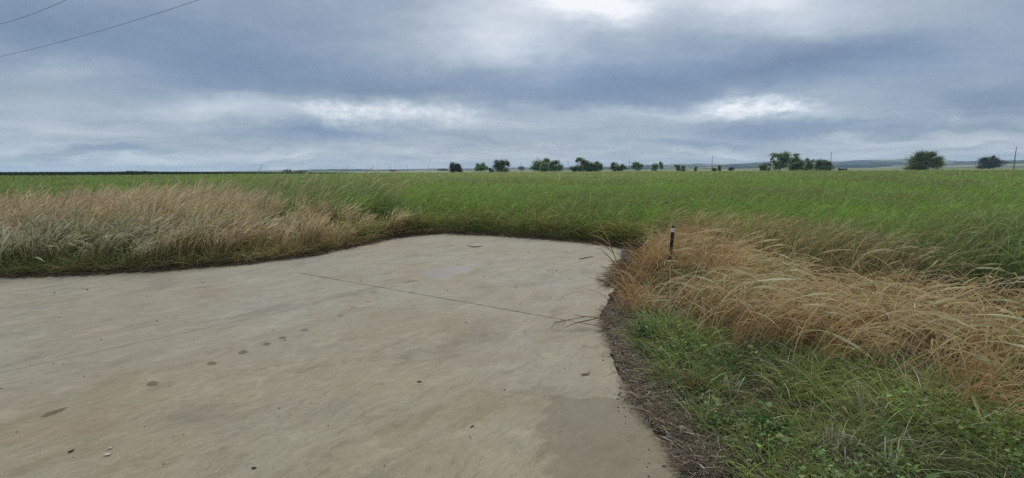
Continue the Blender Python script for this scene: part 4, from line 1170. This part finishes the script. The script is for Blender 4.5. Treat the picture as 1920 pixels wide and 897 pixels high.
T('large_tree', 'big dense domed tree standing alone before the blue hills', 'tree', 1702, 1763, 289, 226, DG, [(-.62, .58, .34, .30), (-.36, .74, .34, .24), (0, .80, .36, .2), (.34, .74, .34, .22), (.66, .54, .34, .32), (-.05, .48, .8, .32), (.5, .30, .45, .3), (-.45, .26, .45, .26), (0, .2, .8, .22)], 0.8, bare=.12)
T('tree', 'hazy tree with a small peaked top near the tall pole at right', 'tree', 1836, 1874, 293, 420, (0.055, 0.085, 0.04), [(-.5, .45, .46, .36), (0, .62, .45, .32), (.5, .5, .45, .36), (.05, .84, .2, .12), (0, .28, .95, .28), (-.4, .2, .5, .2), (.4, .2, .5, .2)], 0.7, bare=.1, leaf=.5)
# distant ones, only a few pixels tall
far_g = 'faint trees on the far horizon'
for (lab, a, b, t, d) in [('low dark wood rising as a hump on the left skyline', 226, 282, 321.0, 620), ('flat low wood trailing right of the skyline hump', 262, 330, 324.0, 640),
                          ('small dark clump on the skyline left of centre', 531, 547, 318.5, 620), ('low hedge-like clump right of the small skyline clump', 549, 578, 320.0, 640),
                          ('tiny tree clump beside a faint pole on the horizon', 728, 743, 318.2, 900), ('dark little grove far behind two small bushy trees', 971, 985, 312.0, 900),
                          ('hazy tree line low behind the first dark round tree', 818, 842, 317.0, 1100)]:
    T('far_wood' if b - a > 40 else 'far_clump', lab, 'trees', a, b, t, d, (0.035, 0.05, 0.024), [(-.6, .45, .4, .4), (-.1, .6, .45, .4), (.5, .45, .5, .4), (.15, .3, .8, .4)], 0.07, group=far_g, leaf=1.0, bare=.05)

# ---- a straight line of utility poles running away to the left
P0, STEP = np.array([1.003, 1.0]) * 200.0, np.array([-0.1916, 0.275]) * 200.0
pole_labels = {0: 'tallest wooden utility pole, leaning in front of hills at far right', 1: 'wooden utility pole at the right end of the largest grove',
               2: 'thin utility pole standing over low shrubs right of centre', 3: 'thin utility pole beside a pale spreading tree',
               4: 'thin utility pole just left of the low thicket and leaning tree', 5: 'thin utility pole left of the joined domed pair of trees',
               8: 'faint utility pole left of the dark round tree'}
def make_pole():
    root = empty('utility_pole', (0, 0, 0))
    V, F = [], []
    tube(V, F, [(0, 0, -0.4), (0.01, 0, 3), (0.0, 0.01, 6), (0, 0, 9.6)], [0.17, 0.155, 0.135, 0.11], 10)
    pymesh('shaft', V, F, M_POLE, root)
    V, F = [], []
    tube(V, F, [(0, 0, 9.6), (0, 0, 9.75), (0, 0, 9.76), (0, 0, 9.86), (0, 0, 9.9)], [0.02, 0.02, 0.07, 0.075, 0.03], 8)
    pymesh('insulator', V, F, mat_plain('grey_porcelain', (0.35, 0.35, 0.36), 0.35), root)
    return root
proto = make_pole()
for s in range(0, 14):
    p = P0 + STEP * s
    if s == 0: o = proto
    else:
        o = proto.copy(); COL.objects.link(o)
        for ch in list(proto.children):
            c = ch.copy(); COL.objects.link(c); c.parent = o
    o.location = (p[0], p[1], -0.05); o.rotation_euler = (0, 0, 0.45)
    ft = [None] * 14
    tag(o, pole_labels.get(s, 'very faint utility pole on the horizon between the tiny clumps and first tree' if s > 8 else 'faint utility pole near two small bushy trees'), 'utility pole', 'utility poles crossing the plain')

# ---- low dark shed beyond the field
p = foot(1580, 300)
V, F = [], []
def box(V, F, x0, x1, y0, y1, z0, z1):
    n = len(V)
    V += [Vector(q) for q in [(x0, y0, z0), (x1, y0, z0), (x1, y1, z0), (x0, y1, z0), (x0, y0, z1), (x1, y0, z1), (x1, y1, z1), (x0, y1, z1)]]
    F += [tuple(n + k for k in f) for f in [(0, 3, 2, 1), (4, 5, 6, 7), (0, 1, 5, 4), (1, 2, 6, 5), (2, 3, 7, 6), (3, 0, 4, 7)]]
shed = empty('shed', p)
tag(shed, 'low dark shed at the edge of the pale field right of the grove', 'shed')
box(V, F, -2.0, 2.0, -1.2, 1.2, 0, 1.35); pymesh('wall', V, F, mat_plain('dark_boards', (0.03, 0.035, 0.035), 0.8), shed, False)
V, F = [], []
n = 0
V = [Vector(q) for q in [(-2.2, -1.4, 1.353), (2.2, -1.4, 1.353), (2.2, 1.4, 1.353), (-2.2, 1.4, 1.353), (-2.2, 0, 1.75), (2.2, 0, 1.75)]]
F = [(0, 1, 5, 4), (3, 4, 5, 2), (0, 4, 3), (1, 2, 5), (0, 3, 2, 1)]
pymesh('roof', V, F, mat_plain('dull_tin', (0.12, 0.12, 0.12), 0.6), shed, False)

# ---- overhead cables at top left
def cable(label, a, b, sag):
    a, b = np.array(a), np.array(b)
    V, F = [], []
    pts = []
    for i in range(61):
        t = i / 60 * 2 - 0.5
        q = a + (b - a) * t; q = q.copy(); q[2] += sag * ((2 * t - 1) ** 2 - 1) if 0 <= t <= 1 else sag * ((2 * t - 1) ** 2 - 1)
        pts.append(q)
    tube(V, F, pts, [0.0065] * len(pts), 6)
    o = pymesh('overhead_cable', V, F, mat_plain('haze_greyed_cable', (0.2, 0.2, 0.21), 0.5))  # dark cable; the greying by haze is put into its colour
    tag(o, label, 'cable', 'overhead cables')
def aloft(px, py, h):
    d = ray(px, py); t = (h - CH) / d[2]
    return (d[0] * t, d[1] * t, h)
a = aloft(370, 1, 7.0); b = aloft(2, 106, 7.0)
cable('long black overhead cable, lower of the two at top left', a, b, 0.10)
a = aloft(122, 1, 7.0); b = aloft(2, 45, 7.0)
cable('short stretch of black overhead cable crossing the top left corner', a, b, 0.05)

# ---- steel fence post with a white tip
pb = G(1253, 528)
post = empty('fence_post', (pb[0], pb[1], -0.05))
top = ray(1262, 426); tz = CH + top[2] / top[1] * pb[1]
hp = tz + 0.05
lean = (top[0] / top[1] * pb[1] - pb[0])
def tee(z0, z1, grow=0.0):
    """T-section: flange and web"""
    V, F = [], []
    g = grow
    def bar(x0, x1, y0, y1):
        n = len(V)
        for z in (z0, z1):
            sx = lean * z / hp
            for (x, y) in [(x0, y0), (x1, y0), (x1, y1), (x0, y1)]: V.append(Vector((x + sx, y, z)))
        F.extend([tuple(n + k for k in f) for f in [(0, 3, 2, 1), (4, 5, 6, 7), (0, 1, 5, 4), (1, 2, 6, 5), (2, 3, 7, 6), (3, 0, 4, 7)]])
    bar(-0.024 - g, 0.024 + g, -0.004 - g, 0.004 + g)
    bar(-0.004 - g, 0.004 + g, 0.0042 + g, 0.036 + g)
    return V, F
M_STEEL = mat_plain('black_painted_steel', (0.018, 0.018, 0.020), 0.45, var=0.3, scale=40)
V, F = tee(-0.3, hp - 0.075)
z = 0.12
while z < hp - 0.12:
    sx = lean * z / hp
    box(V, F, -0.010 + sx, 0.010 + sx, -0.012, -0.0043, z, z + 0.016); z += 0.054
pymesh('shaft', V, F, M_STEEL, post, False)
V, F = tee(hp - 0.075, hp - 0.012, 0.0008)
pymesh('white_tip', V, F, mat_plain('white_paint', (0.62, 0.62, 0.64), 0.5, var=0.08), post, False)
V, F = tee(hp - 0.0118, hp + 0.018)
pymesh('cap', V, F, M_STEEL, post, False)
V, F = [], []
z = 0.33
sx = lean * z / hp
box(V, F, -0.027 + sx, 0.027 + sx, -0.0145, -0.0122, z, z + 0.02)
pymesh('wire_clip', V, F, mat_plain('galvanised', (0.4, 0.4, 0.4), 0.4, metal=0.8), post, False)
tag(post, 'black steel fence post with a white tip in golden grass', 'fence post')

# ---- single plants that stand out
def one(name, label, cat, parts, parent=None, group=None):
    """parts: list of (spine points, half widths, colour0, colour1, part name)"""
    root = empty(name, parts[0][0][0]); tag(root, label, cat, group)
    base = np.array(parts[0][0][0])
    byname = {}
    for (pts, w, c0, c1, pn) in parts: byname.setdefault(pn, []).append((pts, w, c0, c1))
    for pn, items in byname.items():
        for (pts, w, c0, c1) in items:
            acc = Acc()
            P0_ = np.array(pts, float) - base
            m = len(P0_); k = 10
            tt = np.linspace(0, m - 1, k)
            # smooth the control points
            P = np.stack([np.interp(tt, range(m), P0_[:, i]) for i in range(3)], 1)
            for _ in range(2): P[1:-1] = (P[:-2] + 2 * P[1:-1] + P[2:]) / 4
            W = np.interp(tt, range(len(w)) if len(w) == m else np.linspace(0, m - 1, len(w)), w)
            C = lerp_cols(np.array([c0], float), np.array([c1], float), k)
            strip(acc, P[None], W[None], C, np.array([1.57])); strip(acc, P[None], W[None] * 0.85, C * 0.95, np.array([0.4]))
            acc.build(pn, M_DRY, root)
    return root

def at_y(px, py, Y):
    d = ray(px, py); t = Y / d[1]
    return (d[0] * t, Y, CH + d[2] * t)
Y = 5.9
RED = (0.36, 0.21, 0.09); REDL = (0.42, 0.27, 0.13)
one('dry_reed', 'tall dry reddish stalk leaning left over the concrete edge', 'reed', [
    ([at_y(1184, 600, Y), at_y(1172, 545, Y), at_y(1158, 495, Y), at_y(1143, 455, Y), at_y(1132, 432, Y)], [.008, .0075, .0065, .005, .004], RED, REDL, 'stem'),
    ([at_y(1134, 436, Y), at_y(1126, 420, Y), at_y(1116, 416, Y), at_y(1109, 421, Y)], [.004, .006, .005, .001], REDL, (0.50, .36, .2), 'leaf'),
    ([at_y(1146, 462, Y), at_y(1130, 448, Y - .05), at_y(1112, 441, Y - .1), at_y(1104, 442, Y - .1)], [.005, .007, .005, .001], REDL, (0.5, .34, .18), 'leaf'),
    ([at_y(1152, 476, Y), at_y(1136, 462, Y - .1), at_y(1122, 456, Y - .2), at_y(1110, 453, Y - .25)], [.005, .006, .004, .001], REDL, (0.46, .3, .16), 'leaf'),
    ([at_y(1162, 506, Y), at_y(1146, 486, Y - .1), at_y(1134, 474, Y - .2), at_y(1122, 465, Y - .3)], [.005, .007, .005, .001], RED, (0.46, .3, .16), 'leaf'),
    ([at_y(1170, 540, Y), at_y(1150, 516, Y - .15), at_y(1136, 502, Y - .3), at_y(1124, 496, Y - .4)], [.005, .006, .004, .001], RED, (0.42, .25, .12), 'leaf'),
    ([at_y(1176, 560, Y), at_y(1190, 520, Y - .1), at_y(1204, 500, Y - .1), at_y(1222, 498, Y - .1)], [.005, .007, .005, .001], REDL, (0.46, .3, .16), 'leaf'),
])
def on(px, py, z): return tuple(G(px, py, z))
one('fallen_reed', 'fallen dry seed head lying out over the concrete joint', 'reed', [
    ([on(1150, 604, .06), on(1125, 596, .10), on(1098, 594, .10), on(1078, 592, .08)], [.006, .006, .005, .003], (0.40, .24, .11), REDL, 'stem'),
    ([on(1124, 596, .10), on(1100, 602, .08), on(1076, 606, .06), on(1058, 616, .03)], [.006, .007, .006, .002], (0.42, .26, .13), (0.34, .22, .13), 'leaf'),
    ([on(1098, 594, .10), on(1076, 598, .09), on(1056, 602, .08), on(1036, 604, .06)], [.005, .005, .005, .002], REDL, (0.46, .30, .2), 'leaf')] +
    [([on(1062 - 3 * i, 600 + .5 * i, .08), on(1058 - 4 * i, 606, .06), on(1054 - 5 * i + (i % 2) * 3, 614 + (i % 3) * 2, .03)], [.003, .004, .001], (0.44, .28, .18), (0.40, .26, .17), 'spikelet') for i in range(6)] +
    [([on(1140, 604, .06), on(1136, 616, .08), on(1132, 628, .03)], [.005, .004, .001], REDL, (0.5, .36, .2), 'leaf'),
     ([on(1146, 600, .06), on(1160, 596, .12), on(1176, 604, .10)], [.005, .004, .001], REDL, (0.5, .36, .2), 'leaf')])

# cream plumes standing out of the left stand
pl = [('tall cream plume near the left end of the tan grass, pair with a bent one', 31, 425, 478, 8.4), ('bent cream plume curling at the far left edge of the grass', 8, 424, 470, 8.3),
      ('pale cream plume standing over a dark green hollow', 89, 433, 472, 8.6), ('upright tan plume in the middle of the left dry grass', 157, 418, 446, 9.4),
      ('pale plume with a drooping tip close to the pad rim', 240, 436, 480, 8.9), ('drooping cream plume left of the dark green hollow', 52, 442, 490, 8.25)]
for i, (lab, px, y0, y1, Yd) in enumerate(pl):
    b = at_y(px - 8, y1 + 24, Yd); m1 = at_y(px - 3, y1 - 6, Yd); t0 = at_y(px, y0 + 12, Yd); t1 = at_y(px + (3 if i in (0, 2, 3) else 9), y0, Yd); t2 = at_y(px + (4 if i in (0, 2, 3) else 15), y0 + (-3 if i in (0, 2, 3) else 4), Yd)
    one('plume_grass', lab, 'grass plume', [
        ([b, m1, t0], [.004, .004, .004], (0.30, .28, .12), (0.5, .45, .27), 'stem'),
        ([at_y(px - 2, (y0 + y1) / 2 + 6, Yd), t0, t1, t2], [.010, .022, .017, .003], (0.58, .52, .35), (0.64, .57, .41), 'seed_head'),
        ([m1, at_y(px - 14, y1 - 24, Yd), at_y(px - 24, y1 - 12, Yd)], [.007, .009, .001], (0.30, .32, .12), (0.5, .46, .26), 'leaf'),
        ([m1, at_y(px + 14, y1 - 26, Yd), at_y(px + 27, y1 - 14, Yd)], [.007, .009, .001], (0.30, .32, .12), (0.55, .5, .3), 'leaf')], group='cream plumes in the left dry grass')

# reddish weed, broadleaf plant and cut stubble in the right foreground
def plant(name, label, cat, px, py, n, rad, hgt, size, c0, c1, stems=6):
    b = G(px, py); root = empty(name, (b[0], b[1], -0.04)); tag(root, label, cat)
    V, F = [], []; tips = []
    for i in range(stems):
        a = rng.uniform(0, 6.28); q = Vector((math.cos(a) * rad * rng.uniform(.3, 1), math.sin(a) * rad * rng.uniform(.3, 1), hgt * rng.uniform(.6, 1)))
        tube(V, F, [(0, 0, 0), q * 0.5 + Vector((0, 0, .12 * hgt)), q], [.0035, .003, .0015], 5); tips.append(q)
    pymesh('stems', V, F, mat_plain('plant_stem', tuple(0.7 * v for v in c0), 0.7), root)
    acc = Acc(); T_ = np.array([tuple(t) for t in tips])
    i = rng.integers(0, stems, n); f = rng.uniform(0.35, 1.05, n)
    P = T_[i] * f[:, None] + rng.normal(0, rad * 0.16, (n, 3)); P[:, 2] = np.abs(P[:, 2]) + 0.02
    w = rng.random(n)
    leaf_quads(acc, P, rng.uniform(0.6, 1.3, n) * size, jitter(mixc(c0, c1, w), n, 0.18, 0.05), 0.5)
    acc.build('leaves', M_WEED, root)
plant('weed', 'rusty red-brown weed among green weeds by the litter', 'weed', 1302, 742, 220, .10, .17, .020, (0.18, .075, .035), (0.12, .12, .04))
plant('broadleaf_plant', 'broad-leaved green plant at the inner edge of the litter', 'plant', 1448, 826, 110, .14, .20, .046, (0.060, .125, .035), (0.11, .19, .05), 8)
plant('broadleaf_plant', 'bushy bright-green plant at the foot of the golden grass', 'plant', 1216, 648, 260, .13, .26, .026, (0.050, .115, .030), (0.085, .165, .04), 9)
plant('broadleaf_plant', 'yellow-green leafy plant right of the rusty weed', 'plant', 1366, 800, 160, .15, .16, .028, (0.085, .145, .035), (0.14, .2, .05), 8)
def stubble(label, px, py, n, spread, hmin, hmax, col=(0.46, .40, .29)):
    b = G(px, py); base = np.array([b[0], b[1], -0.04])
    acc = Acc()
    P0_ = rng.normal(0, spread * 0.55, (n, 3)) * np.array([1, 1, 0])
    hd = rng.normal(0.9, 0.9, n)
    P = arch(P0_, hd, rng.uniform(hmin, hmax, n), rng.uniform(0, .5, n), rng.uniform(.1, .9, n), 3)
    C = jitter(col, n, .22, .04)
    strip(acc, P, np.broadcast_to((0.0032 * rng.uniform(.6, 1.4, n))[:, None], (n, 4)), np.repeat(C[:, None], 4, 1), rng.uniform(0, np.pi, n))
    o = acc.build('stubble_tuft', M_DRY); o.location = base
    tag(o, label, 'stubble', 'tufts of pale cut stubble in the weeds')
stubble('tuft of pale grey stubble right of the broad-leaved plant', 1568, 850, 46, .07, .08, .2)
stubble('thin tuft of straw stubble beside the rusty red weed', 1366, 742, 18, .04, .12, .24)
stubble('sparse straw stubble standing above the middle of the weeds', 1612, 780, 14, .05, .10, .26)
stubble('grey stubble lying low at the bottom frame edge', 1610, 884, 40, .08, .06, .16, (0.40, .36, .28))
stubble('lone tall straw stems poking up at the bottom right', 1668, 890, 9, .018, .16, .24, (0.55, .5, .38))

# ---- small things on the concrete
def stone_mesh(seed, flat=0.6):
    bm = bmesh.new(); bmesh.ops.create_icosphere(bm, subdivisions=2, radius=1.0)
    r_ = random.Random(seed)
    ph = [r_.uniform(0, 6) for _ in range(6)]
    for v in bm.verts:
        c = v.co
        k = 1 + 0.22 * math.sin(2.3 * c.x + ph[0]) + 0.18 * math.sin(3.1 * c.y + ph[1]) + 0.12 * math.sin(4.7 * c.z + ph[2] + c.x * 2)
        v.co = Vector((c.x * k * 1.25, c.y * k * 0.9, max(c.z, -0.75) * k * flat))
    zmin = min(v.co.z for v in bm.verts)
    for v in bm.verts: v.co.z -= zmin
    me = bpy.data.meshes.new('pebble'); bm.to_mesh(me); bm.free()
    for p in me.polygons: p.use_smooth = True
    return me
M_PEB = mat_plain('dark_pebble', (0.065, 0.056, 0.046), 0.8, var=0.4, scale=2)
protos = [stone_mesh(s) for s in range(4)]
for m_ in protos: m_.materials.append(M_PEB)
specks = [(112, 596), (294, 603), (190, 637), (100, 682), (119, 683), (229, 690), (158, 706), (273, 713), (3, 729), (513, 621), (534, 639), (524, 766), (583, 755), (271, 801), (139, 858), (307, 871),
          (343, 816), (326, 818), (616, 798), (31, 811), (714, 585), (874, 605), (905, 590), (984, 622), (1059, 692), (946, 732), (1020, 745), (1053, 757), (716, 772), (882, 820), (721, 874), (677, 528),
          (839, 545), (907, 519), (967, 538), (1034, 559), (1036, 507), (1044, 509), (1050, 511), (1063, 507), (991, 474), (978, 475), (890, 472), (382, 530), (521, 533), (164, 544), (102, 550), (276, 556), (1108, 627), (1130, 668), (1165, 690)]
for i, (x, y) in enumerate(specks):
    o = bpy.data.objects.new('pebble', protos[i % 4]); COL.objects.link(o)
    g = G(x, y); d = np.linalg.norm(g); s = d * random.uniform(0.65, 1.3) / FPX
    o.location = (g[0], g[1], 0.0005); o.scale = (s, s, s); o.rotation_euler = (0, 0, random.uniform(0, 6.28))
    tag(o, 'tiny dark pebble lying on the open concrete', 'pebble', 'tiny dark pebbles on the concrete')
for (x, y, r, lab) in [(786, 717, 3.4, 'largest dark pebble, lying alone mid concrete'), (475, 879, 3.2, 'dark oblong pebble near the bottom edge of the concrete')]:
    o = bpy.data.objects.new('pebble', stone_mesh(int(x))); o.data.materials.append(M_PEB); COL.objects.link(o)
    g = G(x, y); s = np.linalg.norm(g) * r / FPX
    o.location = (g[0], g[1], 0.0005); o.scale = (s, s * .7, s * .7); tag(o, lab, 'pebble')
M_CHUNK = mat_plain('pale_concrete_chunk', (0.36, 0.33, 0.29), 0.9, var=0.2, scale=12, bump=0.4)
for (x, y, r, lab) in [(1290, 884, 15, 'large pale broken concrete chunk at the bottom of the litter'), (1286, 852, 10, 'smaller flat concrete chunk just above the large one')]:
    o = bpy.data.objects.new('concrete_chunk', stone_mesh(int(x) + 5, 0.4)); o.data.materials.append(M_CHUNK); COL.objects.link(o)
    g = G(x, y); s = np.linalg.norm(g) * r / FPX / 1.2
    o.location = (g[0], g[1], -0.03); o.scale = (s, s * .75, s); o.rotation_euler = (0, 0, 0.4); tag(o, lab, 'rubble')

def curl(name, label, cat, px, py, L, W, rot, col, bend=0.3, mat=None, group=None):
    """a thin curled scrap: leaf or paper, with thickness"""
    g = G(px, py)
    V, F = [], []
    nx, ny = 8, 3
    for layer in (0, 1):
        for i in range(nx + 1):
            u = i / nx * 2 - 1
            for j in range(ny + 1):
                v = j / ny * 2 - 1
                w = W * (1 - abs(u) ** 2.2 * 0.9)
                V.append(Vector((u * L, v * w, 0.004 + bend * L * (u * u * .5 + .25 * v * v) + 0.0012 * layer)))
    m = (nx + 1) * (ny + 1)
    for i in range(nx):
        for j in range(ny):
            a = i * (ny + 1) + j
            F.append((a, a + 1, a + ny + 2, a + ny + 1)); F.append((m + a, m + a + ny + 1, m + a + ny + 2, m + a + 1))
    o = pymesh(name, V, F, mat or mat_plain('scrap', col, 0.8, var=0.25, scale=60))
    o.location = (g[0], g[1], 0.0); o.rotation_euler = (0, 0, rot)
    tag(o, label, cat, group)
curl('dead_leaf', 'curled brown dead leaf on the concrete near the right rim', 'leaf', 1098, 703, .045, .014, 0.35, (0.16, .095, .055))
curl('paper_scrap', 'crumpled white scrap near the bottom left, lower of two', 'scrap', 203, 854, .020, .010, 0.3, (0.50, .47, .40), 0.5)
curl('paper_scrap', 'small bent white scrap just above another near the bottom left', 'scrap', 208, 842, .014, .009, 1.1, (0.46, .43, .36), 0.8)
curl('paper_scrap', 'white paper scrap lying at the foot of the tan grass', 'scrap', 446, 497, .085, .035, 0.25, (0.85, .86, .88), 0.35)
def twig(label, pts, r, col=(0.05, .04, .03)):
    P = [G(x, y) + np.array([0, 0, r + .001]) for x, y in pts]
    V, F = [], []
    tube(V, F, P, [r * .7] + [r] * (len(P) - 2) + [r * .5], 6)
    o = pymesh('twig', V, F, mat_plain('twig_bark', col, 0.9))
    tag(o, label, 'twig')
twig('short black twig on the concrete at bottom left', [(128, 850), (134, 848), (140, 845)], .006)
twig('thin curved twig on the far concrete below the green grass', [(876, 462), (886, 464), (895, 464), (906, 462)], .010)
twig('thin straight twig on the far right of the concrete', [(1086, 487), (1096, 485), (1112, 482)], .009, (0.1, .075, .05))
twig('short dark twig at the tan grass rim of the concrete', [(583, 481), (596, 480), (613, 477)], .014)
twig('small dark splinter on the concrete at lower right', [(882, 803), (885, 801), (889, 799)], .004)
